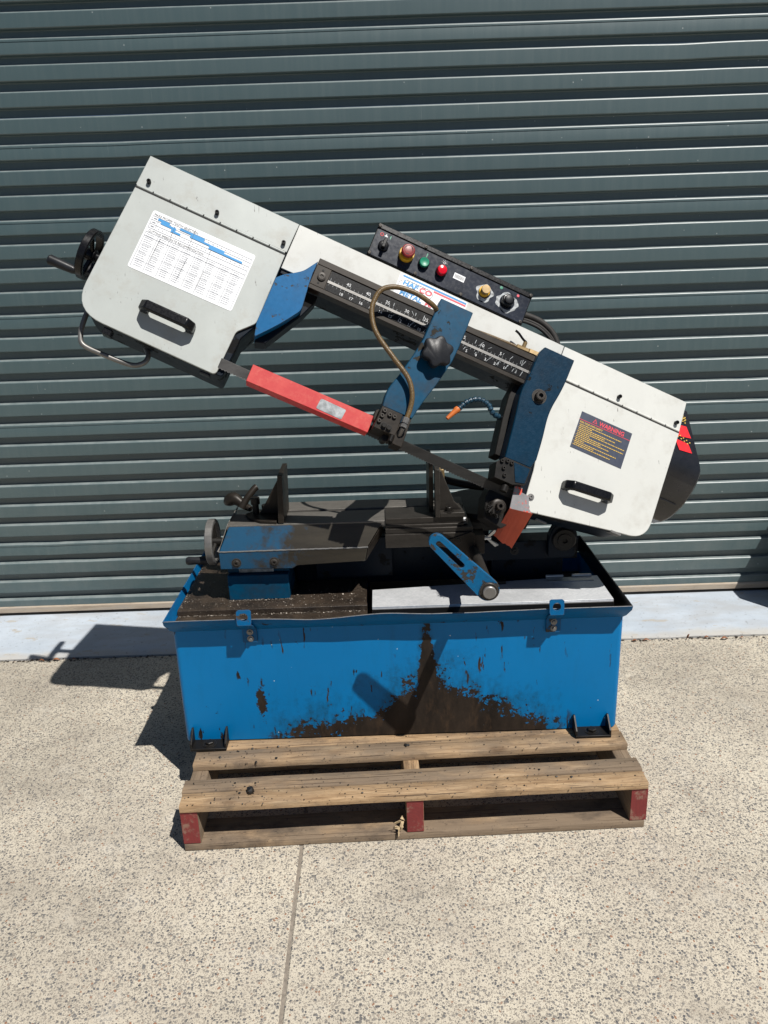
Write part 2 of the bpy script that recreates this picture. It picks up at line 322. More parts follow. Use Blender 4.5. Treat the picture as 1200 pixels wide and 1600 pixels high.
M['chipped_grey'] = red_mat('grey_metal_with_red_flecks', (.17, .165, .17), (.26, .25, .26), (.10, .10, .10), (.58, .06, .03), .53)
M['yellow'] = simple('yellow_plastic', (.75, .42, .02), .4)
M['red_btn'] = simple('faded_red_button', (.22, .016, .016), .4, 0, .3, 60)
M['red_lamp'] = simple('red_lamp_lens', (.62, .006, .02), .15, 0, .2)
M['green'] = simple('green_button', (.005, .24, .13), .4)
M['brass'] = simple('dull_brass', (.30, .21, .10), .45, .5, .4)
M['hose'] = None
def hose_mat():
    t = NT('braided_brown_hose'); n = t.noise(40, 5, .7); f = t.vor(420, 'Distance')
    c = t.mix(n, (.10, .062, .022), (.22, .145, .055)); c = t.mix(t.ramp(f, [(.3, 0), (.6, 1)]), c, (.09, .055, .02))
    return t.out(c, .42, 0, t.bump(f, .3, .001))
M['hose'] = hose_mat()
M['cable'] = simple('dusty_black_cable', (.03, .027, .024), .55, 0, .4)
M['orange_tip'] = simple('orange_nozzle_plastic', (.62, .16, .03), .5)
M['nozzle_blue'] = simple('dark_blue_nozzle_plastic', (.012, .05, .085), .4, 0, .5, 50)
M['sticker_white'] = simple('white_label_film', (.78, .79, .80), .4, 0, .05, 20, .0)
M['sticker_dark'] = simple('slate_label_film', (.045, .055, .085), .42, 0, .2, 20, .0)
M['ink_blue'] = simple('blue_ink', (.01, .19, .50), .45, 0, .1)
M['ink_sky'] = simple('sky_blue_ink', (.01, .24, .55), .45, 0, .1)
M['ink_red'] = simple('red_ink', (.58, .03, .04), .45, 0, .1)
M['ink_pink'] = simple('pink_red_ink', (.70, .06, .09), .45, 0, .1)
M['ink_grey'] = simple('grey_ink', (.20, .21, .24), .5, 0, .1)
M['scale_black'] = simple('scale_black', (.005, .005, .006), .3, 0, .4, 60, .05, .2)
M['ink_black'] = simple('black_ink', (.04, .04, .045), .5, 0, .1)
M['ink_yellow'] = simple('yellow_ink', (.62, .40, .07), .5, 0, .1)
M['ink_white'] = simple('white_ink', (.65, .66, .66), .5, 0, .1)
M['sticker_red'] = simple('bright_red_label', (.80, .012, .02), .4, 0, .1)
M['chalk'] = simple('chalky_residue', (.42, .44, .45), .8, 0, .6, 120)
M['plate_grey'] = simple('scuffed_grey_plate', (.30, .32, .33), .5, .2, .6, 60)
M['leaf'] = simple('dry_leaf', (.26, .10, .04), .7, 0, .4, 60)
M['lump'] = simple('black_oily_lump', (.010, .009, .008), .5, 0, .4, 60)
M['scrap'] = simple('splintered_pale_wood', (.55, .42, .25), .8, 0, .3, 60)
M['wall'] = simple('rendered_wall', (.42, .42, .40), .8, 0, .15, 8, .2)
M['zinc'] = steel('zinc_plated', (.45, .45, .44), (.65, .65, .63), .35, .6)

# ------------------------------------------------------------------ mesh helpers
class Fr:
    def __init__(s, O, U, V, W): s.O, s.U, s.V, s.W = Vector(O), Vector(U), Vector(V), Vector(W)
    def __call__(s, u, v, w=0.0): return s.O + s.U * u + s.V * v + s.W * w
XZ = Fr((0, 0, 0), (1, 0, 0), (0, 0, 1), (0, 1, 0))       # x, z, depth y
YZ = Fr((0, 0, 0), (0, 1, 0), (0, 0, 1), (1, 0, 0))       # y, z, along x
XY = Fr((0, 0, 0), (1, 0, 0), (0, 1, 0), (0, 0, 1))       # x, y, up z
# the saw head: bow raised 25.5 degrees and canted back 26 degrees
a_, c_ = R(-25.5), R(26)
vp_ = Vector((-math.sin(a_), 0, math.cos(a_))); nn_ = Vector((0, 1, 0))
HD = Fr((-.1382, 2.0, 1.3829), (math.cos(a_), 0, math.sin(a_)), vp_ * math.cos(c_) + nn_ * math.sin(c_), -vp_ * math.sin(c_) + nn_ * math.cos(c_))

def prism(bm, fr, poly, w0, w1):
    a = [bm.verts.new(fr(u, v, w0)) for u, v in poly]; b = [bm.verts.new(fr(u, v, w1)) for u, v in poly]
    bm.faces.new(a); bm.faces.new(b[::-1]); n = len(poly)
    for i in range(n): bm.faces.new((a[i], b[i], b[(i + 1) % n], a[(i + 1) % n]))
def box(bm, fr, u0, u1, v0, v1, w0, w1): prism(bm, fr, [(u0, v0), (u1, v0), (u1, v1), (u0, v1)], w0, w1)
def hexa(bm, p):                                            # 8 corners: four of one face, four of the opposite
    v = [bm.verts.new(q) for q in p]
    for f in ((0, 1, 2, 3), (7, 6, 5, 4), (0, 4, 5, 1), (1, 5, 6, 2), (2, 6, 7, 3), (3, 7, 4, 0)): bm.faces.new([v[i] for i in f])
def ringprism(bm, fr, outer, inner, w0, w1):
    n = len(outer)
    def L(p, w): return [bm.verts.new(fr(u, v, w)) for u, v in p]
    o0, i0, o1, i1 = L(outer, w0), L(inner, w0), L(outer, w1), L(inner, w1)
    for k in range(n):
        j = (k + 1) % n
        for q in ((o0[k], o0[j], i0[j], i0[k]), (o1[j], o1[k], i1[k], i1[j]), (o0[k], o1[k], o1[j], o0[j]), (i0[j], i1[j], i1[k], i0[k])): bm.faces.new(q)
def basis(d):
    d = d.normalized(); h = Vector((0, 0, 1)) if abs(d.z) < .9 else Vector((1, 0, 0))
    x = d.cross(h).normalized(); return x, d.cross(x).normalized()
def lathe(bm, p, d, prof, n=20):                            # prof: (distance along d, radius)
    p = Vector(p); d = Vector(d).normalized(); x, y = basis(d); rows = []
    for t, r in prof:
        if r < 1e-6: rows.append([bm.verts.new(p + d * t)])
        else: rows.append([bm.verts.new(p + d * t + (x * math.cos(2 * math.pi * k / n) + y * math.sin(2 * math.pi * k / n)) * r) for k in range(n)])
    for A, B in zip(rows, rows[1:]):
        for k in range(n):
            j = (k + 1) % n
            if len(A) == 1 and len(B) == 1: continue
            if len(A) == 1: bm.faces.new((A[0], B[k], B[j]))
            elif len(B) == 1: bm.faces.new((A[k], B[0], A[j]))
            else: bm.faces.new((A[k], B[k], B[j], A[j]))
def cyl(bm, p0, p1, r, n=18, r1=None, ch=.12):
    p0, p1 = Vector(p0), Vector(p1); L = (p1 - p0).length; r1 = r if r1 is None else r1; c = min(r, r1) * ch
    lathe(bm, p0, p1 - p0, [(0, 0), (0, r - c), (c, r), (L - c, r1), (L, r1 - c), (L, 0)], n)
def smoothpath(P, k=6):
    P = [Vector(p) for p in P]; out = []
    for i in range(len(P) - 1):
        p0, p1, p2, p3 = P[max(i - 1, 0)], P[i], P[i + 1], P[min(i + 2, len(P) - 1)]
        for j in range(k):
            t = j / k; out.append(.5 * ((2 * p1) + (p2 - p0) * t + (2 * p0 - 5 * p1 + 4 * p2 - p3) * t * t + (3 * p1 - p0 - 3 * p2 + p3) * t ** 3))
    return out + [P[-1]]
def tube(bm, P, r, n=12, radii=None):
    P = [Vector(p) for p in P]; rings = []; x = None
    for i, p in enumerate(P):
        d = (P[min(i + 1, len(P) - 1)] - P[max(i - 1, 0)]).normalized()
        if x is None: x, y = basis(d)
        x = (x - d * x.dot(d)).normalized(); y = d.cross(x); rr = radii[i] if radii else r
        rings.append([bm.verts.new(p + (x * math.cos(2 * math.pi * k / n) + y * math.sin(2 * math.pi * k / n)) * rr) for k in range(n)])
    for A, B in zip(rings, rings[1:]):
        for k in range(n): bm.faces.new((A[k], B[k], B[(k + 1) % n], A[(k + 1) % n]))
    bm.faces.new(rings[0][::-1]); bm.faces.new(rings[-1])
def torus(bm, c, axis, Rr, r, n=36, m=12, sq=1):
    axis = Vector(axis).normalized(); x, y = basis(axis); rows = []
    for k in range(n):
        a = 2 * math.pi * k / n; e = x * math.cos(a) + y * math.sin(a)
        rows.append([bm.verts.new(Vector(c) + e * (Rr + r * math.cos(2 * math.pi * j / m)) + axis * r * sq * math.sin(2 * math.pi * j / m)) for j in range(m)])
    for k in range(n):
        A, B = rows[k], rows[(k + 1) % n]
        for j in range(m): bm.faces.new((A[j], B[j], B[(j + 1) % m], A[(j + 1) % m]))
def band(bm, c, axis, ro, ri, w, n=44):
    ch = .0022
    lathe(bm, Vector(c) - Vector(axis).normalized() * w / 2, axis, [(0, ri), (0, ro - ch), (ch, ro), (w - ch, ro), (w, ro - ch), (w, ri), (0, ri)], n)
def capsule(A, B, ra, rb, n=12):
    A, B = Vector(A), Vector(B); d = (B - A).normalized(); s = Vector((-d.y, d.x)); P = []
    for k in range(n + 1):
        t = math.pi / 2 + math.pi * k / n; q = A + (d * math.cos(t) + s * math.sin(t)) * ra; P.append((q.x, q.y))
    for k in range(n + 1):
        t = -math.pi / 2 + math.pi * k / n; q = B + (d * math.cos(t) + s * math.sin(t)) * rb; P.append((q.x, q.y))
    return P
def rounded(poly, radii, n=5):                              # round chosen corners of an outline
    out = []; N = len(poly)
    for i, p in enumerate(poly):
        r = radii.get(i, 0) if isinstance(radii, dict) else radii
        p = Vector(p)
        if r <= 0: out.append((p.x, p.y)); continue
        a, b = Vector(poly[i - 1]) - p, Vector(poly[(i + 1) % N]) - p
        r = min(r, a.length * .49, b.length * .49); a, b = p + a.normalized() * r, p + b.normalized() * r
        for k in range(n + 1):
            t = k / n; q = a * (1 - t) ** 2 + p * 2 * t * (1 - t) + b * t * t; out.append((q.x, q.y))
    return out
def circ(c, r, n=24, a0=0): return [(c[0] + r * math.cos(a0 + 2 * math.pi * k / n), c[1] + r * math.sin(a0 + 2 * math.pi * k / n)) for k in range(n)]

def link(name, me, mat, parent, bevel=0, kind=None, smooth=38):
    o = bpy.data.objects.new(name, me); col.objects.link(o)
    if isinstance(mat, str): mat = M[mat]
    if mat and not me.materials: me.materials.append(mat)
    if parent:
        o.parent = parent; o.matrix_parent_inverse = parent.matrix_world.inverted()
    if bevel:
        b = o.modifiers.new('bevel', 'BEVEL'); b.width = bevel; b.segments = 2; b.limit_method = 'ANGLE'; b.angle_limit = R(35)
    if kind: o['kind'] = kind
    return o
def part(name, bm, mat, parent=None, bevel=0, smooth=38, kind=None):
    bmesh.ops.recalc_face_normals(bm, faces=bm.faces)
    me = bpy.data.meshes.new(name); bm.to_mesh(me); bm.free()
    if smooth:
        for p in me.polygons: p.use_smooth = True
        me.set_sharp_from_angle(angle=R(smooth))
    return link(name, me, mat, parent, bevel, kind)
def tag(o, label, cat, group=None):
    o['label'] = label; o['category'] = cat
    if group: o['group'] = group
    return o
def empty(name, loc, label, cat):
    o = bpy.data.objects.new(name, None); col.objects.link(o); o.location = loc; o.empty_display_size = .1
    o.matrix_world = Matrix.Translation(loc); return tag(o, label, cat)
NB = bmesh.new
def P(name, mat, parent, fn, bevel=0, smooth=38, kind=None):
    bm = NB(); fn(bm); return part(name, bm, mat, parent, bevel, smooth, kind)
_dg = None
def lettering(name, s, fr, u, v, w, size, mat, parent, align='LEFT', sx=1.0, bold=0.0, rot=0.0, shear=0.0, kindname='lettering'):
    cu = bpy.data.curves.new(name, 'FONT'); cu.body = s; cu.size = size; cu.align_x = align; cu.offset = bold; cu.resolution_u = 3; cu.shear = shear
    ob = bpy.data.objects.new(name, cu); col.objects.link(ob)
    me = bpy.data.meshes.new_from_object(ob.evaluated_get(bpy.context.evaluated_depsgraph_get()))
    bpy.data.objects.remove(ob); bpy.data.curves.remove(cu)
    ca, sa = math.cos(rot), math.sin(rot)
    for q in me.vertices:
        x, y = q.co.x * sx, q.co.y; q.co = fr(u + x * ca - y * sa, v + x * sa + y * ca, w)
    me.materials.clear()
    return link(kindname, me, mat, parent)
def bolt(parent, p, d, r=.006, h=.006, mat='steel_dark', name='bolt', hexa_=True, washer=True, bore=True):
    """hex or socket head with washer; d points outwards"""
    bm = NB(); p = Vector(p); d = Vector(d).normalized()
    if washer: lathe(bm, p, d, [(-.001, 0), (-.001, r * 1.55), (.0015, r * 1.55), (.0018, 0)], 18)
    lathe(bm, p, d, [(0, r), (h * .85, r), (h, r * .82), (h, 0 if not bore else r * .5)] + ([(h * .45, r * .5), (h * .45, 0)] if bore else []), 6 if hexa_ else 16)
    return part(name, bm, mat, parent, 0, 30)

# ================================================================== THE SETTING
# ---- ground: one wide sheet, with two concrete slabs meeting in an open joint
P('ground', 'asphalt', None, lambda b: box(b, XY, -120, 120, -120, 2.60, -.30, -.016), smooth=0, kind='structure')
gr = bpy.data.objects['ground']
def slab(x0, x1):
    b = NB(); ys = [-2.2 + .25 * k for k in range(31)]; ys = [y for y in ys if y < 2.6] + [2.603]
    def jx(x, y): return x + (.004 * (mnoise.noise(Vector((1.3, y * 3.1, 0)))) if abs(x) < 1 else 0) + (.01 * (y - 1.5) * -.6 if abs(x) < 1 else 0)
    prof = [(x0, -.014), (x0, -.004), (x0 + .004, 0), (x1 - .004, 0), (x1, -.004), (x1, -.014)]
    rows = [[b.verts.new((jx(x, y), y, z)) for x, z in prof] for y in ys]
    for A, B in zip(rows, rows[1:]):
        for i in range(5): b.faces.new((A[i], A[i + 1], B[i + 1], B[i]))
    return part('slab', b, 'ground', gr, 0, 0)
slab(-6, -.2395); slab(-.2335, 6)
P('joint_filler', 'joint', gr, lambda b: box(b, XY, -.275, -.195, -2.2, 2.60, -.013, -.0032))
# ---- door sill: painted concrete ramp up to the shutter
def sill(b):
    n = 90; rows = []
    for k in range(n + 1):
        x = -4 + 8 * k / n
        e = .010 * mnoise.noise(Vector((x * 2.3, 0, 4))) + .006 * mnoise.noise(Vector((x * 9, 3, 4)))
        rows.append([b.verts.new(q) for q in ((x, 2.607 + e, -.02), (x, 2.607 + e, .006), (x, 2.622 + e * .6, .013), (x, 2.70, .018), (x, 2.985, .034), (x, 2.985, -.02))])
    for A, B in zip(rows, rows[1:]):
        for i in range(5): b.faces.new((A[i], A[i + 1], B[i + 1], B[i]))
P('door_sill', 'sill', None, sill, smooth=60, kind='structure')
# ---- grit and rot in the gap between slab and sill
def gapdirt(b):
    for k in range(420):
        x = random.uniform(-1.9, 1.9); y = 2.598 + random.gauss(0, .006); s = random.uniform(.002, .006); a = random.uniform(0, 6.3)
        q = [(x + s * math.cos(a + t) * random.uniform(.6, 1.3), y + s * math.sin(a + t), random.uniform(.001, .004)) for t in (0, 1.6, 3.1, 4.7)]
        b.faces.new([b.verts.new(p) for p in q])
gd = P('gap_dirt', 'deck', None, gapdirt, smooth=0, kind='stuff'); tag(gd, 'dark grit lying in the joint along the painted door sill', 'grit')

# ---- roller shutter: one slat for every corrugation
YS = 2.945
sh = empty('roller_shutter', (0, 2.96, .036), 'dark green-grey corrugated steel roller shutter filling the wall', 'shutter')
tops = [.104]
for st_ in [.0795, .0825, .0815, .083, .0815] + [.0818] * 16 + [.083, .0812, .0799, .0784, .0774] + [.0775] * 9: tops.append(tops[-1] + st_)
def slat(i, zt, zb):
    b = NB(); n = 110; rows = []; hgt = zt - zb
    lap = i in (3, 9, 14, 18, 21, 25)
    for k in range(n + 1):
        x = -3.2 + 6.4 * k / n
        wv = .0012 * mnoise.noise(Vector((x * .9, zt * 2.1, 0))) + .0007 * mnoise.noise(Vector((x * 4.5, zt * 9, 7)))
        dz = .0010 * mnoise.noise(Vector((x * 1.7, zt * 5, 3)))
        dent = 0
        for (dx, dz0, amp, wd) in ((-1.36, .35, .008, .07), (-1.2, .29, .006, .05), (.35, .66, .005, .08), (-.95, .19, .006, .05), (1.05, 2.05, .005, .12), (-.9, 1.85, .004, .1), (.9, 1.45, .004, .07), (-1.3, 1.2, .004, .09), (1.4, .9, .005, .06)):
            dent += amp * math.exp(-((x - dx) / wd) ** 2 - ((zt - dz0) / .06) ** 2)
        y = YS + wv + dent * .6; dzz = dz - dent * .5; d = .022
        pr_ = [(y + d, zt + .0015 + dz)] + [(y + .007 * (1 - math.sin(R(9 * q))), zt - .0085 + .007 * math.cos(R(9 * q)) + dzz) for q in range(0, 11)]
        if lap: pr_ += [(y, zt - .0125 + dzz), (y + .0016, zt - .0130 + dzz), (y + .0008, zt - .016 + dzz)]
        pr_ += [(y, zt - .049 + dzz), (y + .0025, zt - .0515 + dzz), (y + d - .002, zt - .0535 + dz), (y + d, zt - .056 + dz), (y + d, zb + .0015)]
        rows.append([b.verts.new((x, q[0], q[1])) for q in pr_])
    for A, B in zip(rows, rows[1:]):
        for j in range(len(A) - 1): b.faces.new((A[j], A[j + 1], B[j + 1], B[j]))
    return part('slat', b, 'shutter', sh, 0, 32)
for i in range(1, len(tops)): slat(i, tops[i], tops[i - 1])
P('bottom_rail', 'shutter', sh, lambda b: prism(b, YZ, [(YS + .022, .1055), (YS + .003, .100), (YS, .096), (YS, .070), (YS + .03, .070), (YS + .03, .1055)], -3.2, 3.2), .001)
P('weather_strip', 'seal', sh, lambda b: (prism(b, YZ, [(YS - .002, .0705), (YS - .006, .066), (YS - .006, .044), (YS + .028, .044), (YS + .028, .0705)], -3.2, 3.2)), .0015)
P('rubber_lip', 'grime', sh, lambda b: prism(b, YZ, [(YS - .002, .0438), (YS - .004, .0335), (YS + .02, .0335), (YS + .02, .0438)], -3.2, 3.2))
P('lintel_wall', 'wall', None, lambda b: box(b, XZ, -6, 6, tops[-1] + .01, 4.2, 2.93, 3.3), kind=None)
tag(bpy.data.objects['lintel_wall'], 'pale rendered wall above the roller shutter', 'wall')

# ================================================================== THE PALLET
pal = empty('timber_pallet', (.03, 2.05, 0), 'weathered timber pallet with red bearer ends under the bandsaw', 'pallet')
pal.rotation_euler = (0, 0, R(1.5)); bpy.context.view_layer.update(); 
PF = -.462                                                    # local y of the front edge
def board(name, x0, x1, y0, y1, z0, z1, seed, mat='wood'):
    rnd = random.Random(seed); b = NB(); n = 26; rows = []
    for k in range(n + 1):
        x = x0 + (x1 - x0) * k / n
        def j(s, a): return a * mnoise.noise(Vector((x * 4.1 + seed * 3.7, s * 5.3, seed)))
        e = .0022; q = []
        for (y, z, oy, oz) in ((y0, z0, 1, 0), (y0, z1, 1, 0), (y0, z1, 0, 1), (y1, z1, 0, 1), (y1, z1, 1, 0), (y1, z0, 1, 0)):
            q.append((x, y, z, oy, oz))
        jy0, jy1, jz, jw = j(1, .0022), j(2, .0022), j(3, .0012), j(4, .0012)
        rows.append([b.verts.new(p) for p in ((x, y0 + jy0, z0), (x, y0 + jy0, z1 - e + jz), (x, y0 + e + jy0, z1 + jz), (x, y1 - e + jy1, z1 + jw), (x, y1 + jy1, z1 - e + jw), (x, y1 + jy1, z0))])
    for A, B in zip(rows, rows[1:]):
        for i in range(6): b.faces.new((A[i], A[(i + 1) % 6], B[(i + 1) % 6], B[i]))
    b.faces.new(rows[0]); b.faces.new(rows[-1][::-1])
    me_o = part(name, b, mat, None, 0, 50); me_o.parent = pal; return me_o
W0, W1 = -.573, .600
H0, H1, H2, H3 = .002, .022, .1185, .138
for k, (a, b_) in enumerate(((0, .0500), (.0525, .102), (.164, .223), (.2255, .28), (.36, .46), (.53, .63), (.70, .80), (.865, .965))):
    board('top_board', W0 + random.uniform(-.003, .003), W1 + random.uniform(-.004, .003), PF + a, PF + b_, H2 + .0008, H3 + (.001 if k in (1,) else 0), k + 3)
for k, (a, b_) in enumerate(((.0, .096), (.30, .40), (.56, .66), (.86, .96))):
    board('bottom_board', W0 + .002, W1 - .006, PF + a + .003, PF + b_, H0, H1 - .0008, k + 31)
for k, x in enumerate((-.573, -.011, .556)):
    w_ = .043
    o = board('bearer', 0, .955, -w_, 0, H1, H2, k + 51)
    o.rotation_euler = (0, 0, R(90)); o.location = (x, PF + .006, 0)
    e = P('painted_end', 'red_end', None, lambda b: box(b, XZ, x + .0005, x + w_ - .0005, H1 + .001, H2 - .001, PF + .0035, PF + .0058), .0006); e.parent = pal
# nail heads on the top boards
for x in (-.545, .01, .575):
    for y in (.028, .078, .195, .25):
        n_ = P('nail', 'grime', None, lambda b: lathe(b, (x + random.uniform(-.012, .012), PF + y + random.uniform(-.006, .006), H3 + .0005), (0, 0, 1), [(0, .0022), (.0006, .0018), (.0007, 0)], 10)); n_.parent = pal

# ================================================================== THE BANDSAW
saw = empty('bandsaw', (.03, 2.07, .139), 'white and blue metal-cutting bandsaw with raised bow on coolant tank', 'bandsaw')
TX0, TX1, TY0, TY1, TZ0, TZ1 = -.572, .627, 1.84, 2.30, .1425, .487
# ---- coolant tank
def tank(b):
    r = .014; n = 5; loop = []
    for cx, cy, a0 in ((TX0 + r, TY0 + r, 180), (TX1 - r, TY0 + r, 270), (TX1 - r, TY1 - r, 0), (TX0 + r, TY1 - r, 90)):
        for k in range(n + 1): t = R(a0 + 90 * k / n); loop.append((cx + r * math.cos(t), cy + r * math.sin(t)))
    zs = [TZ0, TZ0 + .004, TZ0 + .12, TZ0 + .24, TZ1]
    rows = [[b.verts.new((x * (1 if i else .997), y, z)) for x, y in loop] for i, z in enumerate(zs)]
    N = len(loop)
    for A, B in zip(rows, rows[1:]):
        for k in range(N): b.faces.new((A[k], A[(k + 1) % N], B[(k + 1) % N], B[k]))
    b.faces.new(rows[0][::-1])
tk = P('coolant_tank', 'tank', saw, tank, smooth=50)
def lipz(x): return .530 - .010 * math.exp(-((x + .19) / .10) ** 2) + .004 * math.exp(-((x + .02) / .06) ** 2) - .003 * math.exp(-((x - .2) / .12) ** 2) + .0012 * mnoise.noise(Vector((x * 13, 0, 0)))
LF = 1.797
def lip_front(b):
    n = 70; rows = []
    for k in range(n + 1):
        t = k / n; x0 = TX0 + .004 + (TX1 - TX0 - .008) * t; x1 = -.580 + (.633 + .580) * t; z = lipz(x1); d = (z - .53)
        yy = LF + .006 * math.exp(-((x1 + .2) / .1) ** 2) + .0015 * mnoise.noise(Vector((x1 * 9, 2, 0)))
        rows.append([b.verts.new(q) for q in ((x0, TY0 - .001, TZ1 - .006), (x0 * .3 + x1 * .7, TY0 - .007, TZ1 + .001), (x1, yy + .005, z - .012), (x1, yy, z), (x1, yy + .004, z + .0005), (x1, yy + .010, z - .011), (x0, TY0 + .004, TZ1))])
    for A, B in zip(rows, rows[1:]):
        for i in range(6): b.faces.new((A[i], A[i + 1], B[i + 1], B[i]))
M['blue_rim'] = painted('blue_rim_paint', (.001, .120, .31), (.03, .024, .018), .64, 18, .36, .25)
P('rim', 'blue_rim', tk, lip_front, smooth=40)
P('worn_rim_edge', 'steel', tk, lambda b: tube(b, [(x, LF + .002 + .006 * math.exp(-((x + .2) / .1) ** 2) + .0015 * mnoise.noise(Vector((x * 9, 2, 0))), lipz(x) + .0003) for x in [-.579 + 1.211 * k / 80 for k in range(81)]], .0013, 6))
P('rim', 'blue_rim', tk, lambda b: hexa(b, [(-.581, LF, .530), (-.578, LF, .530), (TX0 + .006, TY0, .486), (TX0 + .002, TY0, .486), (-.579, 2.315, .532), (-.576, 2.315, .532), (TX0 + .006, 2.30, .486), (TX0 + .002, 2.30, .486)]))
P('rim', 'oily_black', tk, lambda b: hexa(b, [(.631, LF + .002, .530), (.634, LF + .002, .530), (TX1 - .001, TY0, .486), (TX1 - .006, TY0, .486), (.629, 2.325, .532), (.632, 2.325, .532), (TX1 - .001, 2.30, .486), (TX1 - .006, 2.30, .486)]))
P('rim', 'oily_black', tk, lambda b: hexa(b, [(-.579, 2.315, .532), (.632, 2.325, .532), (.627, 2.303, .487), (-.572, 2.303, .487), (-.579, 2.319, .532), (.632, 2.329, .532), (.627, 2.307, .487), (-.572, 2.307, .487)]))
# feet: angle plate with two upright fins and a bolt
for x0, x1 in ((-.551, -.452), (.503, .600)):
    f = P('foot', 'grime', tk, lambda b: (box(b, XY, x0, x1, 1.795, 1.846, .1395, .1465)), .0012)
    for xf in (x0, x1 - .005): P('foot_fin', 'grime', tk, lambda b: prism(b, YZ, [(1.796, .1467), (1.8385, .1467), (1.8385, .188), (1.832, .190), (1.797, .160)], xf, xf + .005), .0008)
    bolt(tk, ((x0 + x1) / 2, 1.817, .1467), (0, 0, 1), .012, .010, 'grime', 'foot_bolt', True, True, False)
    P('foot', 'grime', tk, lambda b: box(b, XY, x0, x1, 2.302, 2.35, .1395, .1465), .001)
# lifting lugs: strap with a holed tab leaning out over the rim
for x0 in (-.388, .416):
    x1 = x0 + .038; yt = 1.787
    lf = Fr((0, yt, .523), (1, 0, 0), Vector((0, .006, .04)).normalized(), (0, 1, 0))
    xc = (x0 + x1) / 2
    def lug(b):
        hole = circ((xc, .017), .0105, 24, R(-82.5)); out = []
        for (u, v) in hole:
            dx, dy = u - xc, v - .017; s = 1 / max(abs(dx) / .019, (dy / .0185) if dy > 0 else abs(dy) / .022); out.append((xc + dx * s, .017 + dy * s))
        ringprism(b, lf, out, hole, 0, .004)
        hexa(b, [(x0, yt - .0007, .5185), (x1, yt - .0007, .5185), (x1 + .003, 1.8335, .484), (x0 + .003, 1.8335, .484), (x0, yt + .0033, .5185), (x1, yt + .0033, .5185), (x1 + .003, 1.8375, .487), (x0 + .003, 1.8375, .487)])
        box(b, XZ, x0 + .003, x1 + .003, .446, .486, 1.8335, 1.8378)
    lg = P('lifting_lug', 'blue_bright', tk, lug, 0, 30)
    for z in (.476, .457): bolt(tk, (xc + .004, 1.833, z), (0, -1, 0), .0055, .006, 'steel', 'lug_bolt', True, True, False)
# ---- tray surfaces inside the tank
P('tray_deck', 'deck', saw, lambda b: (box(b, XY, -.569, -.056, 1.909, 2.30, .498, .514), prism(b, YZ, [(1.897, .5125), (1.9085, .5155), (1.9085, .490), (1.897, .490)], -.569, -.054)), .001)
P('gutter', 'deck', saw, lambda b: (box(b, XY, -.569, -.054, 1.842, 1.8965, .485, .498), box(b, XY, -.0535, .622, 1.842, 1.9255, .470, .484), box(b, XY, -.0535, .622, 1.926, 2.30, .40, .42)), 0)
def swarf(b):
    rr = random.Random(17)
    for k in range(1500):
        m_ = rr.random()
        if m_ < .35: x, y, z = rr.uniform(-.565, -.058), 1.891 + rr.gauss(0, .003), .4985
        elif m_ < .55: x, y, z = rr.uniform(-.44, -.26), 1.949 + rr.gauss(0, .003), .5145
        elif m_ < .65: x, y, z = -.566 + abs(rr.gauss(0, .005)), rr.uniform(1.91, 2.2), .5145
        else: x, y, z = rr.uniform(-.565, -.06), rr.uniform(1.905, 2.1), .5145
        s_ = rr.uniform(.0009, .0026); a = rr.uniform(0, 6.28); p = Vector((x, y, z + s_ * .4))
        b.faces.new([b.verts.new(p + Vector((math.cos(a + t) * s_, math.sin(a + t) * s_ * .6, rr.uniform(-.3, .9) * s_))) for t in (0, 1.6, 3.1, 4.7)])
P('swarf', 'swarf', saw, swarf, smooth=0, kind='stuff')
lid = P('tray_cover', 'galv', saw, lambda b: (hexa(b, [(-.040, 1.866, .521), (.604, 1.866, .521), (.604, 2.028, .521), (-.040, 1.978, .521), (-.040, 1.866, .518), (.604, 1.866, .518), (.604, 2.028, .518), (-.040, 1.978, .518)]), box(b, XZ, -.040, .604, .4845, .5175, 1.8661, 1.869)), .0006)
P('cover_edge', 'grime', lid, lambda b: box(b, XZ, -.0405, .6045, .484, .514, 1.8625, 1.8655), .0005)
for x in (.50, ): P('cover_hinge', 'zinc', lid, lambda b: (cyl(b, (x - .045, 2.022, .5255), (x + .005, 2.022, .5255), .0045, 10), cyl(b, (x + .03, 2.022, .5255), (x + .085, 2.022, .5255), .0045, 10), box(b, XY, x - .045, x + .085, 1.99, 2.017, .5215, .523)))
P('cover_latch', 'grime', lid, lambda b: box(b, XY, .312, .336, 1.985, 2.005, .5215, .53), .001)
# ---- pedestal and bed
P('pedestal', 'blue', saw, lambda b: (box(b, XZ, -.437, -.268, .5142, .588, 1.953, 2.25), box(b, XZ, -.437, -.268, .5885, .625, 1.972, 2.25)), .0025)
P('maker_plate', 'plate_grey', saw, lambda b: box(b, XZ, -.406, -.310, .590, .610, 1.9695, 1.9715), .0004)
def bedblock(b):
    prism(b, XZ, [(-.447, .618), (-.447, .6665), (-.047, .668), (-.055, .6285), (-.238, .622), (-.252, .614)], 1.928, 1.98)
    hexa(b, [(-.447, 1.930, .667), (-.047, 1.930, .6685), (-.004, 1.957, .7295), (-.418, 1.957, .7315), (-.447, 2.03, .667), (-.047, 2.03, .6685), (-.004, 2.03, .7295), (-.418, 2.03, .7315)])
P('bed_casting', 'bed', saw, bedblock, .002)
bedc = bpy.data.objects['bed_casting']
P('bed_chamfer', 'steel_bar', bedc, lambda b: hexa(b, [(-.053, 1.931, .6285), (-.045, 1.932, .668), (-.002, 1.958, .729), (-.003, 1.985, .69), (-.053, 1.99, .6285), (-.045, 1.99, .668), (-.002, 2.02, .729), (-.003, 2.03, .69)]), .001)
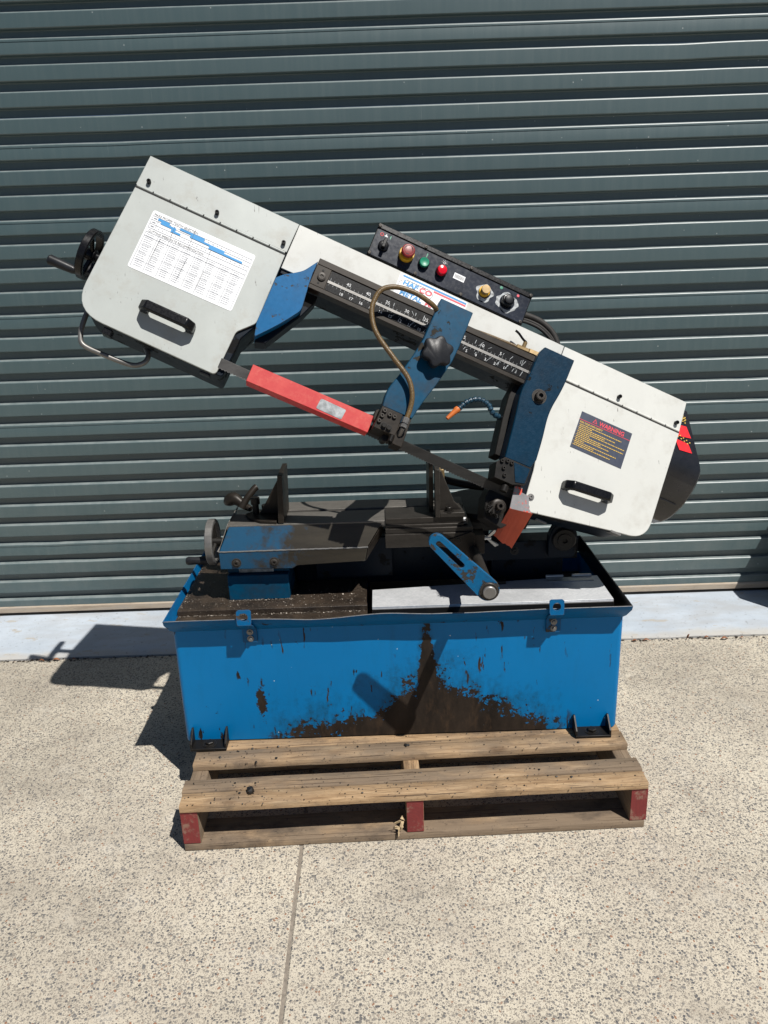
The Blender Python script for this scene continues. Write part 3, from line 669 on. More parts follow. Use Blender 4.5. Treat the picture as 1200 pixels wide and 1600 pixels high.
P('weld_bead', 'steel', bedc, lambda b: tube(b, [(-.446 + .4 * k / 60, 1.9285 + .0006 * random.random(), .6675 + .0008 * random.random()) for k in range(61)], .0023, 8))
for x in (-.402, -.300): bolt(saw, (x, 1.928, .636), (0, -1, 0), .0085, .007, 'steel_dark', 'bed_bolt', False, True, True)
P('bed_top', 'bed_top', saw, lambda b: (box(b, XZ, -.425, .225, .715, .7325, 1.956, 2.056), box(b, XZ, -.32, .225, .715, .7335, 2.072, 2.15), box(b, XZ, -.32, .225, .690, .710, 2.04, 2.10)), .0015)
P('end_plate', 'bed_top', bedc, lambda b: hexa(b, [(-.4485, 1.93, .667), (-.4475, 1.93, .667), (-.4205, 1.955, .737), (-.4225, 1.955, .737), (-.4485, 2.14, .667), (-.4475, 2.14, .667), (-.4205, 2.14, .737), (-.4225, 2.14, .737)]))
# stepped slide right of the casting
def slide(b):
    box(b, XZ, .003, .213, .7225, .7385, 1.952, 2.05); box(b, XZ, .003, .213, .7145, .722, 1.945, 2.05)
    box(b, XZ, .002, .236, .7005, .714, 1.938, 2.05); box(b, XZ, .001, .238, .662, .700, 1.932, 2.05)
P('vise_slide', 'steel_dark', saw, slide, .0012)
P('slide_bracket', 'steel_bar', saw, lambda b: (prism(b, XZ, [(.13, .668), (.232, .702), (.240, .698), (.240, .63), (.228, .615), (.210, .61), (.205, .65), (.18, .655)], 1.927, 1.96), box(b, XZ, .2405, .268, .636, .690, 1.935, 1.985), cyl(b, (.196, 1.928, .678), (.196, 1.9245, .678), .0085, 16)), .0015)
wgn = P('wing_nut', 'zinc', saw, lambda b: (cyl(b, (.268, 1.955, .674), (.288, 1.955, .674), .006, 12), hexa(b, [(.276, 1.95, .678), (.284, 1.95, .678), (.305, 1.948, .694), (.295, 1.948, .698), (.276, 1.958, .678), (.284, 1.958, .678), (.305, 1.96, .694), (.295, 1.96, .698)]), hexa(b, [(.276, 1.95, .670), (.284, 1.95, .670), (.308, 1.948, .654), (.298, 1.948, .649), (.276, 1.958, .670), (.284, 1.958, .670), (.308, 1.96, .654), (.298, 1.96, .649)])), .001)
# locking lever on its shaft
P('lever_shaft', 'steel_dark', saw, lambda b: cyl(b, (.236, 1.640, .669), (.238, 1.94, .647), .0145, 20))
def lever(b):
    A, B = (.1165, .7925), (.233, .6705); d = (Vector(B) - Vector(A)); n_ = d.normalized()
    s0, s1 = Vector(A) + n_ * .006, Vector(A) + n_ * .080
    ringprism(b, XZ, capsule(A, B, .0185, .0265), capsule(s0, s1, .0065, .0065), 1.616, 1.630)
lv = P('locking_lever', 'blue_worn', saw, lever, .001)
P('lever_pin', 'steel', lv, lambda b: cyl(b, (.235, 1.6118, .669), (.235, 1.604, .669), .0155, 24))
P('lever_boss', 'steel_dark', lv, lambda b: cyl(b, (.235, 1.6155, .669), (.235, 1.612, .669), .0225, 24))
# vise handwheel at the left end
vw = P('vise_handwheel', 'steel', saw, lambda b: band(b, (-.474, 1.99, .676), (1, 0, 0), .064, .053, .020))
P('spoke_disc', 'grime', vw, lambda b: (lathe(b, (-.468, 1.99, .676), (-1, 0, 0), [(-.02, .012), (.012, .014), (.016, .010), (.016, 0)], 18), [tube(b, [(-.466, 1.99, .676), (-.472, 1.99 + .054 * math.cos(t), .676 + .054 * math.sin(t))], .007, 8) for t in (R(90), R(210), R(330))]))
P('crank_grip', 'black_worn', vw, lambda b: lathe(b, (-.478, 1.965, .632), (-1, 0, 0), [(0, 0), (0, .009), (.012, .012), (.045, .0105), (.062, .012), (.068, .009), (.068, 0)], 16))
P('vise_screw', 'steel_dark', saw, lambda b: cyl(b, (-.46, 1.99, .676), (-.42, 1.99, .676), .011, 14))
# clamp lever on the bed's rear left
P('clamp_handle', 'steel_bar', saw, lambda b: (tube(b, smoothpath([(-.452, 2.10, .752), (-.425, 2.09, .768), (-.395, 2.075, .752), (-.375, 2.06, .745)], 5), .012, 10, [.008, .012, .016, .018, .019, .019, .018, .016, .014, .013, .012, .011, .010, .010, .009, .008]), tube(b, smoothpath([(-.40, 2.06, .748), (-.385, 2.07, .772), (-.365, 2.085, .795), (-.358, 2.09, .80)], 4), .010, 10)), 0)
P('clamp_bolt', 'grime', saw, lambda b: (cyl(b, (-.355, 2.03, .733), (-.355, 2.03, .775), .009, 12), cyl(b, (-.355, 2.03, .768), (-.355, 2.03, .788), .013, 12), cyl(b, (-.33, 2.05, .733), (-.33, 2.05, .76), .012, 12)))
P('swivel_plate', 'steel_bar', saw, lambda b: prism(b, XY, [(-.385, 2.03), (-.37, 1.995), (-.335, 1.965), (-.29, 1.955), (-.29, 2.05), (-.36, 2.06)], .733, .741), .001)
# moving jaw: upright plate with a gusset
jl = P('moving_jaw', 'steel_bar', saw, lambda b: hexa(b, [(-.2855, 1.955, .735), (-.2695, 1.955, .735), (-.2655, 1.955, .868), (-.2785, 1.955, .868), (-.2845, 2.075, .735), (-.2685, 2.075, .735), (-.2635, 2.065, .873), (-.2765, 2.065, .873)]), .0012)
P('gusset', 'steel_bar', jl, lambda b: prism(b, XZ, [(-.286, .742), (-.345, .742), (-.330, .765), (-.281, .850)], 2.025, 2.04), .001)
# fixed jaw: rear plate and an angle bracket with gusset
jr = P('fixed_jaw', 'steel_bar', saw, lambda b: box(b, XZ, .124, .136, .735, .885, 2.00, 2.12), .0012)
P('jaw_bracket', 'steel_dark', jr, lambda b: (box(b, XZ, .137, .150, .7395, .872, 1.945, 1.985), box(b, XZ, .1505, .215, .7395, .752, 1.945, 2.03), prism(b, XZ, [(.1505, .7525), (.210, .7525), (.190, .775), (.156, .860), (.1505, .862)], 1.972, 1.982)), .0012)
bolt(jr, (.174, 1.958, .752), (0, 0, 1), .009, .014, 'grime', 'jaw_bolt', False, True, True)
P('jaw_spacer', 'brass', jr, lambda b: box(b, XZ, .152, .166, .83, .86, 1.99, 2.06), .002)
P('slide_tip', 'sticker_white', saw, lambda b: cyl(b, (.213, 1.956, .729), (.219, 1.956, .729), .005, 10))
# dark understructure, swivel table and pivot
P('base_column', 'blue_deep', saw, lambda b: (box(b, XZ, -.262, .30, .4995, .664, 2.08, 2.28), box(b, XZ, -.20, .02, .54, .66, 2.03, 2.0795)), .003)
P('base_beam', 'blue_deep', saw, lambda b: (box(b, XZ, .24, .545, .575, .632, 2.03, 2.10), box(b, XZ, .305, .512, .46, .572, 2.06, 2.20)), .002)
P('swivel_table', 'grime', saw, lambda b: (lathe(b, (.30, 2.13, .70), (0, 0, 1), [(0, .13), (.012, .135), (.024, .13), (.026, .10), (.026, 0)], 40), tube(b, smoothpath([(.15, 2.13, .80), (.25, 2.12, .775), (.38, 2.11, .76)], 6), .011, 10), hexa(b, [(.17, 2.05, .66), (.40, 2.05, .66), (.42, 2.05, .71), (.19, 2.05, .70), (.17, 2.2, .66), (.40, 2.2, .66), (.42, 2.2, .71), (.19, 2.2, .70)])), .001)
bolt(saw, (.366, 2.03, .604), (0, -1, 0), .008, .006, 'grime', 'beam_bolt')
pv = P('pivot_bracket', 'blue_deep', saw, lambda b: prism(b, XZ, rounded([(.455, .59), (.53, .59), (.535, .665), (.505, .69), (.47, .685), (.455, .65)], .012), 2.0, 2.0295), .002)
P('pivot_hub', 'grime', pv, lambda b: lathe(b, (.497, 2.0, .645), (0, -1, 0), [(0, .032), (.008, .032), (.010, .030), (.010, .020), (.014, .019), (.014, .008), (.008, .007), (.008, 0)], 28))
# ================================================================== the raised bow
def hbox(name, mat, u0, u1, v0, v1, w0, w1, parent=saw, bevel=.001): return P(name, mat, parent, lambda b: box(b, HD, u0, u1, v0, v1, w0, w1), bevel)
Ldoor = rounded([(-.475, -.002), (-.0905, -.0035), (-.0885, -.197), (-.124, -.236), (-.1275, -.354), (-.40, -.3475), (-.484, -.335), (-.4835, -.26)], {6: .062, 4: .012, 2: .008, 3: .008})
Ldoor = rounded([(-.475, -.002), (-.0905, -.0035), (-.0885, -.197), (-.124, -.236), (-.1275, -.354), (-.484, -.3445)], {5: .075, 4: .012, 2: .008, 3: .008}, 8)
Lbody = rounded([(-.473, .081), (-.0885, .081), (-.087, -.20), (-.108, -.245), (-.112, -.3515), (-.480, -.3415)], {5: .072, 4: .01}, 8)
cl = P('blade_wheel_case', 'blue_deep', saw, lambda b: prism(b, HD, Lbody, .0035, .118), .002)
P('case_top_plate', 'white_grey', cl, lambda b: prism(b, HD, [(-.4745, .0835), (-.0885, .0828), (-.0895, .0025), (-.4765, .0025)], -.002, .003), .0008)
dl = P('case_door', 'white_grey', saw, lambda b: prism(b, HD, Ldoor, -.0035, .003), .001)
def hinge(b, u0, u1, v0, v1, n):
    for k in range(n):
        t0, t1 = (k + .03) / n, (k + .97) / n
        cyl(b, HD(u0 + (u1 - u0) * t0, v0 + (v1 - v0) * t0, -.0035), HD(u0 + (u1 - u0) * t1, v0 + (v1 - v0) * t1, -.0035), .0032, 10, ch=.05)
P('hinge', 'white_grey', dl, lambda b: hinge(b, -.474, -.0915, -.0005, -.0015, 9))
P('hinge_gap', 'hole', dl, lambda b: prism(b, HD, [(-.475, -.0022), (-.0905, -.0032), (-.0905, -.0070), (-.475, -.0062)], -.0042, -.0036))
for u in (-.451, -.278, -.105): bolt(dl, HD(u, .0195, -.002), -HD.W, .0052, .011, 'black', 'cap_screw', False, False, True)
def uhandle(name, uc, vc, L, rot, parent):
    c, s = math.cos(rot), math.sin(rot); U2 = HD.U * c + HD.V * s; V2 = HD.V * c - HD.U * s
    f = Fr(HD(uc, vc, -.0036), U2, -HD.W, V2); h = L / 2
    pts = [(-h, 0), (-h, .026), (-h + .016, .043), (h - .016, .043), (h, .026), (h, 0), (h - .020, 0), (h - .020, .020), (h - .026, .0265), (-h + .026, .0265), (-h + .020, .020), (-h + .020, 0)]
    o = P(name, 'black', parent, lambda b: prism(b, f, pts, -.0115, .0115), .0035); return o
uhandle('door_handle', -.2795, -.2745, .134, R(-1), dl)
# tooth-selection chart on the left door
lab = P('speed_chart', 'sticker_white', dl, lambda b: prism(b, HD, rounded([(-.4135, -.0395), (-.1535, -.0395), (-.1535, -.1945), (-.4145, -.1945)], .006, 4), -.0042, -.0036))
cw = -.0048
def chart(b):
    L0, Rr, T, Bt = -.409, -.158, -.044, -.19
    def ln(u0, v0, u1, v1, t=.0004):
        if abs(u1 - u0) > abs(v1 - v0): q = [(u0, v0 - t), (u1, v1 - t), (u1, v1 + t), (u0, v0 + t)]
        else: q = [(u0 - t, v0), (u0 + t, v0), (u1 + t, v1), (u1 - t, v1)]
        b.faces.new([b.verts.new(HD(u, v, cw)) for u, v in q])
    for v in (-.0535, -.0635, -.074, -.085, -.0965, -.1075): ln(L0, v, Rr, v)
    for v in (-.13, -.15, -.17): ln(L0 + .001, v, Rr, v, .00022)
    ln(L0, -.0535, L0, -.0855); ln(Rr, -.0535, Rr, -.19); ln(L0 + .016, -.0535, L0 + .016, -.085)
    for k in range(8): ln(L0 + .0314 * k, -.0965, L0 + .0314 * k, -.19)
    rr = random.Random(3)
    for k in range(8):                                         # columns of small print
        u = L0 + .0314 * k + .004; v = -.101
        while v > -.187:
            x = u; e = u + (.021 if k % 2 == 0 else .018) * rr.uniform(.75, 1)
            while x < e:
                d = rr.uniform(.0012, .0032); ln(x, v, min(x + d, e), v, rr.uniform(.0005, .0008)); x += d + .0009
            v -= .0052
    for v in (-.0585, -.0795):
        u = L0 + .022
        while u < Rr - .006: ln(u, v, u + .003, v, .0007); u += .0108
    for v in (-.0585, -.069, -.0795): ln(L0 + .004, v, L0 + .012, v, .0012)
P('small_print', 'ink_grey', lab, chart, smooth=0)
def blues(b):
    for u0, u1, v0, v1 in ((-.395, -.366, -.0600, -.0545), (-.386, -.366, -.066, -.0600), (-.366, -.348, -.066, -.0603), (-.358, -.348, -.0735, -.066), (-.348, -.334, -.0735, -.0685),
                           (-.340, -.312, -.0598, -.0545), (-.312, -.278, -.0665, -.0545), (-.312, -.282, -.0665, -.0600), (-.278, -.262, -.0668, -.0620), (-.262, -.224, -.0738, -.0628), (-.224, -.206, -.0740, -.0686), (-.206, -.176, -.0742, -.0690)):
        b.faces.new([b.verts.new(HD(u, v, cw - .0004 - .00005 * len(b.faces))) for u, v in ((u0, v0), (u1, v0), (u1, v1), (u0, v1))])
P('chart_bars', 'ink_sky', lab, blues, smooth=0)
lettering('t', 'MAKE PROPER TOOTH SELECTION', HD, -.408, -.0515, cw, .0082, 'ink_black', lab, sx=.86)
lettering('t', 'CUTTING SPEED RATE RECOMMENDATION', HD, -.405, -.0945, cw, .0082, 'ink_black', lab, sx=.86)
def wrinkles(b):
    for (u0, v0, u1, v1) in ((-.353, -.062, -.351, -.118), (-.307, -.043, -.305, -.10), (-.255, -.06, -.2545, -.112), (-.372, -.10, -.374, -.17), (-.298, -.118, -.30, -.178), (-.25, -.13, -.2505, -.182)):
        b.faces.new([b.verts.new(HD(u, v, cw - .0008)) for u, v in ((u0, v0), (u0 + .0007, v0), (u1 + .0004, v1), (u1, v1))])
P('creases', 'ink_black', lab, wrinkles, smooth=0)
# latch tabs, carrying loop and tension handwheel
P('door_latch', 'black', cl, lambda b: box(b, HD, -.405, -.385, -.366, -.3495, .004, .030), .001)
P('door_latch', 'black', cl, lambda b: box(b, HD, -.165, -.14, -.362, -.3555, .004, .022), .001)
P('carrying_loop', 'steel', cl, lambda b: tube(b, smoothpath([HD(-.472, -.318, .065), HD(-.468, -.352, .062), HD(-.462, -.376, .060), HD(-.447, -.397, .06), HD(-.402, -.4005, .06), HD(-.330, -.398, .06), HD(-.303, -.382, .06), HD(-.300, -.36, .064), HD(-.315, -.342, .07)], 6), .0062, 12))
tw = P('tension_handwheel', 'black', saw, lambda b: band(b, HD(-.536, -.172, .10), HD.U, .064, .0555, .019))
P('spokes', 'black', tw, lambda b: (lathe(b, HD(-.478, -.172, .10), -HD.U, [(-.005, .012), (.04, .012), (.044, .017), (.066, .016), (.068, .010), (.068, 0)], 18), [tube(b, [HD(-.529, -.172, .10), HD(-.533, -.172 + .056 * math.cos(t), .10 + .056 * math.sin(t))], .006, 8) for t in (R(60), R(180), R(300))]))
P('crank_grip', 'black_worn', tw, lambda b: lathe(b, HD(-.544, -.227, .090), -HD.U, [(0, 0), (0, .008), (.008, .0105), (.05, .0125), (.066, .013), (.070, .010), (.070, 0)], 16))
# ---- beam between the two cases
bm_ = P('bow_beam', 'blue_deep', saw, lambda b: box(b, HD, -.086, .66, -.052, .079, .0035, .11), .002)
P('beam_plate', 'white_beam', bm_, lambda b: prism(b, HD, [(-.0872, .083), (.6545, .0835), (.6545, -.04), (-.0872, -.04)], -.0015, .003), .0008)
# guide bar with inch and centimetre scale
bar = P('guide_bar', 'steel_bar', saw, lambda b: (box(b, HD, -.008, .592, -.0035, .0125, -.030, -.0025), box(b, HD, -.008, .592, -.0685, -.0575, -.030, -.0025), box(b, HD, -.008, .592, -.0574, -.0036, -.0262, -.0025), box(b, HD, -.008, .030, -.0573, -.0037, -.0295, -.0263)), .0012)
P('scale_plate', 'scale_black', bar, lambda b: box(b, HD, .031, .591, -.056, -.005, -.0275, -.0263))
P('scale_rule', 'steel', bar, lambda b: box(b, HD, .0305, .591, -.0375, -.0305, -.0290, -.0276), .0005)
bolt(bar, HD(.013, -.0305, -.0295), -HD.W, .0105, .004, 'steel_dark', 'bar_bolt', False, False, True)
for v in (-.014, -.048): P('dowel', 'hole', bar, lambda b: cyl(b, HD(.011, v, -.0296), HD(.011, v, -.0302), .0028, 12))
for k, nmb in enumerate((45, 40, 35, 30, 25, 20, 15, 10, 5)):
    lettering('t', str(nmb), HD, .0815 + .052 * k, -.0235, -.0280, .0118, 'ink_white', bar, 'CENTER')
for k in range(18, 0, -1):
    if .072 + .0262 * (18 - k) < .585: lettering('t', str(k), HD, .072 + .0262 * (18 - k), -.0535, -.0280, .0105, 'ink_white', bar, 'CENTER')
def ticks(b):
    rr = random.Random(5)
    for k in range(50):
        u = .036 + .0104 * k
        if u > .585: break
        for (v0, L) in ((-.0300, .005 if k % 5 else .0075), (-.0380, -.004)):
            b.faces.new([b.verts.new(HD(x, y, -.0281)) for x, y in ((u, v0), (u + .0006, v0), (u + .0006, v0 + L), (u, v0 + L))])
    for k in range(34):
        u = rr.uniform(.2, .58); v = -.046 if rr.random() < .55 else -.018; L = rr.uniform(.006, .016); t = rr.gauss(.15, .3)
        b.faces.new([b.verts.new(HD(x, y, -.0283)) for x, y in ((u, v - L / 2), (u + .0012, v - L / 2), (u + L * t + .0016, v + L / 2), (u + L * t, v + L / 2))])
P('scale_marks', 'plate_grey', bar, ticks, smooth=0)
# casting that carries the bar at the left case
P('bar_casting', 'blue_bright', saw, lambda b: (prism(b, HD, rounded([(-.0095, .004), (-.010, -.030), (-.0075, -.066), (-.0005, -.128), (-.028, -.172), (-.055, -.208), (-.078, -.236), (-.0865, -.20), (-.0865, -.078), (-.072, -.062), (-.052, -.049), (-.032, -.033)], {3: .012, 4: .03, 5: .02, 6: .006, 9: .01, 10: .01, 11: .01}), -.026, .03)), .003)
P('bar_casting_foot', 'blue_deep', saw, lambda b: prism(b, HD, [(-.006, -.069), (.0215, -.069), (.0205, -.085), (.004, -.13), (-.05, -.232), (-.075, -.24), (-.08, -.21), (-.03, -.14)], .0, .05), .002)
# ---- brand decal on the beam
dc = P('brand_decal', 'sticker_white', bm_, lambda b: prism(b, HD, rounded([(.1885, .0805), (.3755, .0805), (.3785, .014), (.1895, .014)], .003, 3), -.0026, -.0016))
dw = -.0031
def q4(b, fr, u0, u1, v0, v1, w): b.faces.new([b.verts.new(fr(u, v, w)) for u, v in ((u0, v0), (u1, v0), (u1, v1), (u0, v1))])
P('stripe', 'ink_sky', dc, lambda b: q4(b, HD, .197, .3735, .0730, .0775, dw), smooth=0)
P('stripe', 'ink_pink', dc, lambda b: q4(b, HD, .284, .3735, .0668, .0712, dw), smooth=0)
lettering('t', 'HAF', HD, .2025, .0535, dw, .0168, 'ink_sky', dc, sx=1.30, bold=.0007, shear=.08)
lettering('t', 'CO', HD, .2475, .0525, dw, .0185, 'ink_pink', dc, sx=1.22, bold=.0007, shear=.08)
lettering('t', 'METAL', HD, .2035, .0262, dw, .0178, 'ink_sky', dc, sx=1.12, bold=.0007, shear=.08)
lettering('t', 'MASTER', HD, .2735, .0262, dw, .0178, 'ink_pink', dc, sx=1.1, bold=.0007, shear=.08)
P('logo_outline', 'ink_black', dc, lambda b: (tube(b, [HD(u, v, dw) for u, v in [(.208, .0675), (.272, .0675), (.281, .064), (.2855, .057), (.283, .049), (.278, .044)]], .0004, 6), tube(b, [HD(u, v, dw) for u, v in [(.199, .063), (.194, .056), (.193, .046), (.197, .038)]], .0004, 6)))
# ---- control panel
pan = P('control_box', 'black', saw, lambda b: box(b, HD, .0915, .529, .0875, .1775, .0, .075), .002)
P('panel_face', 'panel', pan, lambda b: box(b, HD, .0945, .526, .0905, .1645, -.0012, -.0001), .0003)
P('panel_lip', 'black', pan, lambda b: (box(b, HD, .0915, .529, .1648, .1776, -.004, -.0002), ), .0012)
for (u, v) in ((.0965, .1705), (.224, .1705), (.353, .1705), (.5235, .1715), (.0965, .0935), (.223, .0935), (.351, .0935), (.5215, .0935)):
    bolt(pan, HD(u, v, -.004 if v > .15 else -.0012), -HD.W, .0042, .0025, 'steel_dark', 'panel_screw', False, False, True)
pw = -.0012
def knob(name, mat, u, v, prof, n=28, parent=pan): return P(name, mat, parent, lambda b: lathe(b, HD(u, v, pw), -HD.W, prof, n))
k1 = knob('selector_base', 'black', .1225, .1245, [(0, .0135), (.005, .0135), (.006, .012), (.006, 0)])
P('selector_grip', 'black', k1, lambda b: prism(b, Fr(HD(.1225, .1245, pw), HD.U, HD.V, -HD.W), [(-.0045, -.012), (.0045, -.012), (.0045, .010), (0, .0155), (-.0045, .010)], .006, .022), .0015)
k2 = knob('emergency_collar', 'yellow', .1845, .1285, [(0, .0195), (.012, .0195), (.013, .0185), (.013, 0)])
P('emergency_stop', 'red_btn', k2, lambda b: lathe(b, HD(.1845, .1285, pw), -HD.W, [(.013, .010), (.018, .010), (.019, .0160), (.024, .0172), (.030, .0165), (.0315, .0145), (.0315, .0125), (.0305, .0120), (.0312, .009), (.0312, 0)], 30))
P('emergency_arrows', 'ink_black', k2, lambda b: [tube(b, [HD(.1845 + .0105 * math.cos(R(a0 + 6 * k)), .1285 + .0105 * math.sin(R(a0 + 6 * k)), pw - .0314) for k in range(9)], .0007, 6) for a0 in (10, 130, 250)])
k3 = knob('start_collar', 'black', .2335, .1265, [(0, .0145), (.006, .0145), (.007, .0125), (.007, 0)])
P('start_button', 'green', k3, lambda b: lathe(b, HD(.2335, .1265, pw), -HD.W, [(.007, .0122), (.013, .0122), (.014, .011), (.0125, .006), (.012, 0)], 26))
k4 = knob('lamp_collar', 'black', .2825, .1265, [(0, .0145), (.005, .0145), (.006, .0125), (.006, 0)])
P('pilot_lamp', 'red_lamp', k4, lambda b: lathe(b, HD(.2825, .1265, pw), -HD.W, [(.006, .0128), (.015, .0128), (.0185, .0115), (.0195, .007), (.020, 0)], 26))
P('pump_stain', 'chalk', pan, lambda b: ringprism(b, HD, [(.407 + (.0225 + .003 * math.sin(3 * t) + .002 * math.sin(7 * t)) * math.cos(t), .1235 + (.024 + .0025 * math.sin(5 * t)) * math.sin(t)) for t in [2 * math.pi * k / 40 for k in range(40)]], circ((.407, .1265), .0165, 40), -.0017, -.0013))
P('speed_stain', 'chalk', pan, lambda b: ringprism(b, HD, [(.471 + (.0275 + .0035 * math.sin(2 * t + 1) + .002 * math.sin(9 * t)) * math.cos(t), .1265 + (.0265 + .003 * math.sin(4 * t)) * math.sin(t)) for t in [2 * math.pi * k / 40 for k in range(40)]], circ((.471, .1275), .0205, 40), -.0017, -.0013))
k5 = knob('pump_collar', 'yellow', .405, .127, [(0, .0145), (.006, .0145), (.007, .013), (.007, 0)])
P('pump_button', 'brass', k5, lambda b: lathe(b, HD(.405, .127, pw), -HD.W, [(.007, .0105), (.018, .0120), (.020, .0112), (.020, 0)], 24))
k6 = knob('speed_knob', 'black', .4695, .128, [(0, .0165), (.004, .0175), (.016, .0165), (.017, .0150), (.017, .0115), (.020, .011), (.020, 0)], 8)
P('knob_cap', 'black_worn', k6, lambda b: lathe(b, HD(.4695, .128, pw), -HD.W, [(.020, .0115), (.0225, .011), (.0235, .009), (.023, 0)], 24))
iw = pw - .0004
P('stop_ring', 'ink_red', pan, lambda b: torus(b, HD(.1085, .1525, iw), HD.W, .0038, .0009, 20, 6, .3))
P('start_mark', 'green', pan, lambda b: q4(b, HD, .131, .1332, .149, .158, iw), smooth=0)
P('start_mark', 'green', pan, lambda b: q4(b, HD, .2330, .2356, .1465, .1575, iw), smooth=0)
P('hand_mark', 'ink_white', pan, lambda b: (q4(b, HD, .116, .1245, .1505, .1535, iw), q4(b, HD, .1185, .1215, .1536, .157, iw)), smooth=0)
P('lamp_mark', 'ink_white', pan, lambda b: (torus(b, HD(.283, .1535, iw), HD.W, .0028, .0006, 16, 6, .3), [tube(b, [HD(.283 + .0045 * math.cos(t), .1535 + .0045 * math.sin(t), iw), HD(.283 + .008 * math.cos(t), .1535 + .008 * math.sin(t), iw)], .0005, 5) for t in [R(x) for x in (0, 45, 90, 135, 180)]]))
P('slow_mark', 'green', pan, lambda b: lathe(b, HD(.444, .158, iw), -HD.W, [(0, .0042), (.0002, 0)], 14))
P('fast_mark', 'ink_pink', pan, lambda b: lathe(b, HD(.4925, .157, iw), -HD.W, [(0, .0036), (.0002, 0)], 14))
bl = P('serial_label', 'sticker_white', pan, lambda b: box(b, HD, .3165, .347, .126, .142, pw - .0006, pw - .0001))
def bars(b):
    rr = random.Random(2); u = .3195
    while u < .344: d = rr.uniform(.0005, .0014); q4(b, HD, u, u + d, .129, .139, pw - .0010); u += d + rr.uniform(.0006, .0012)
P('label_print', 'ink_black', bl, bars, smooth=0)
# cables leaving the panel
for k, (off, r) in enumerate(((0, .0085), (-.012, .0045), (-.018, .0045))):
    P('cable', 'cable', pan, lambda b: tube(b, smoothpath([HD(.525, .128 + off, .03), HD(.545, .136 + off, .035), HD(.585, .1385 + off, .04), HD(.622, .128 + off, .045), HD(.650, .104 + off * .6, .05), HD(.659, .075, .055)], 6), r, 10))
# ---- right-hand case
Rbody = rounded([(.6565, .081), (1.0225, .081), (1.0225, -.28), (.985, -.318), (.70, -.360), (.672, -.36)], {2: .05, 3: .03}, 6)
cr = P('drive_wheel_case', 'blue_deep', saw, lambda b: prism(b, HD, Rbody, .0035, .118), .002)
P('case_top_plate', 'white', cr, lambda b: prism(b, HD, [(.6563, .083), (1.0245, .0835), (1.030, .0015), (.6563, .0015)], -.002, .003), .0008)
dr = P('case_door', 'white', saw, lambda b: prism(b, HD, rounded([(.676, -.0035), (1.0305, -.0035), (1.0345, -.310), (.93, -.3245), (.6935, -.3665), (.688, -.26), (.668, -.12)], {2: .058, 3: .03}, 8), -.0035, .003), .001)
P('hinge', 'white', dr, lambda b: hinge(b, .682, 1.029, -.0005, -.0008, 8))
P('hinge_gap', 'hole', dr, lambda b: prism(b, HD, [(.682, -.0028), (1.0295, -.0028), (1.0295, -.0062), (.682, -.0066)], -.0042, -.0036))
for u in (.840, 1.013): bolt(dr, HD(u, .0175, -.002), -HD.W, .0052, .011, 'black', 'cap_screw', False, False, True)
for (u, v) in ((.7045, -.326), (.7015, -.354)): bolt(dr, HD(u, v, -.0036), -HD.W, .0058, .004, 'steel', 'door_screw', False, True, True)
uhandle('door_handle', .8365, -.2585, .134, R(5.5), dr)
P('door_latch', 'steel', cr, lambda b: box(b, HD, .935, .965, -.327, -.321, -.004, .02), .0008)
P('door_latch', 'steel', cr, lambda b: box(b, HD, .745, .775, -.369, -.364, .02, .028), .0008)
ww = -.0048
wp = P('warning_label', 'sticker_dark', dr, lambda b: prism(b, HD, [(.7575, -.0605), (.9065, -.0605), (.9075, -.1615), (.7580, -.1615)], -.0042, -.0036))
lettering('t', 'WARNING', HD, .8125, -.0785, ww, .0165, 'ink_pink', wp, sx=.92, bold=.0004)
P('rule', 'ink_pink', wp, lambda b: q4(b, HD, .7577, .9067, -.0825, -.0812, ww), smooth=0)
P('hazard_triangle', 'ink_pink', wp, lambda b: ringprism(b, HD, [(.7935, -.0775), (.8065, -.0775), (.800, -.0655)], [(.7962, -.0762), (.8038, -.0762), (.800, -.0690)], ww, ww + .0002))
lettering('t', 'FOR YOUR OWN SAFETY', HD, .761, -.0905, ww, .0072, 'ink_yellow', wp, sx=.8, bold=.0002)
def wprint(b):
    rr = random.Random(9); v = -.0945; k = 0
    ends = [.885, .80, .87, .84, .90, .80, .90, .835, .86, .79, .885, .82, .87]
    for e in ends:
        x = .7635
        while x < e:
            d = rr.uniform(.0025, .0075); q4(b, HD, x, min(x + d, e), v - .0011, v + .0011, ww); x += d + .0013
        q4(b, HD, .7605, .7618, v - .0008, v + .0008, ww) if k % 2 == 0 else None
        v -= .0047; k += 1
P('small_print', 'ink_yellow', wp, wprint, smooth=0)
# ---- black motor/belt housing behind the right case
def housing(b):
    prof = [(.078, .035), (-.045, .030), (-.065, .032), (-.090, .040), (-.115, .054), (-.140, .074), (-.158, .094), (-.185, .125), (-.200, .15)]
    ue = [1.060, 1.137, 1.147, 1.151, 1.153, 1.155, 1.156, 1.152, 1.142]
    pa = smoothpath([Vector((v, w, u)) for (v, w), u in zip(prof[1:], ue[1:])], 4)
    prof = [prof[0]] + [(q.x, q.y) for q in pa]; ue = [ue[0]] + [q.z for q in pa]
    A = [b.verts.new(HD(.97, v, w)) for v, w in prof]; E = [b.verts.new(HD(u - .008, v, w)) for (v, w), u in zip(prof, ue)]
    F = [b.verts.new(HD(u, v, w + .010)) for (v, w), u in zip(prof, ue)]; G = [b.verts.new(HD(u, max(v, -.2), .20)) for (v, w), u in zip(prof, ue)]
    D = [b.verts.new(HD(.97, v, .20)) for v, w in prof]
    for X, Y in ((A, E), (E, F), (F, G), (G, D), (D, A)):
        for i in range(len(prof) - 1): b.faces.new((X[i], Y[i], Y[i + 1], X[i + 1]))
    b.faces.new((A[0], D[0], G[0], F[0], E[0])); b.faces.new((A[-1], E[-1], F[-1], G[-1], D[-1]))
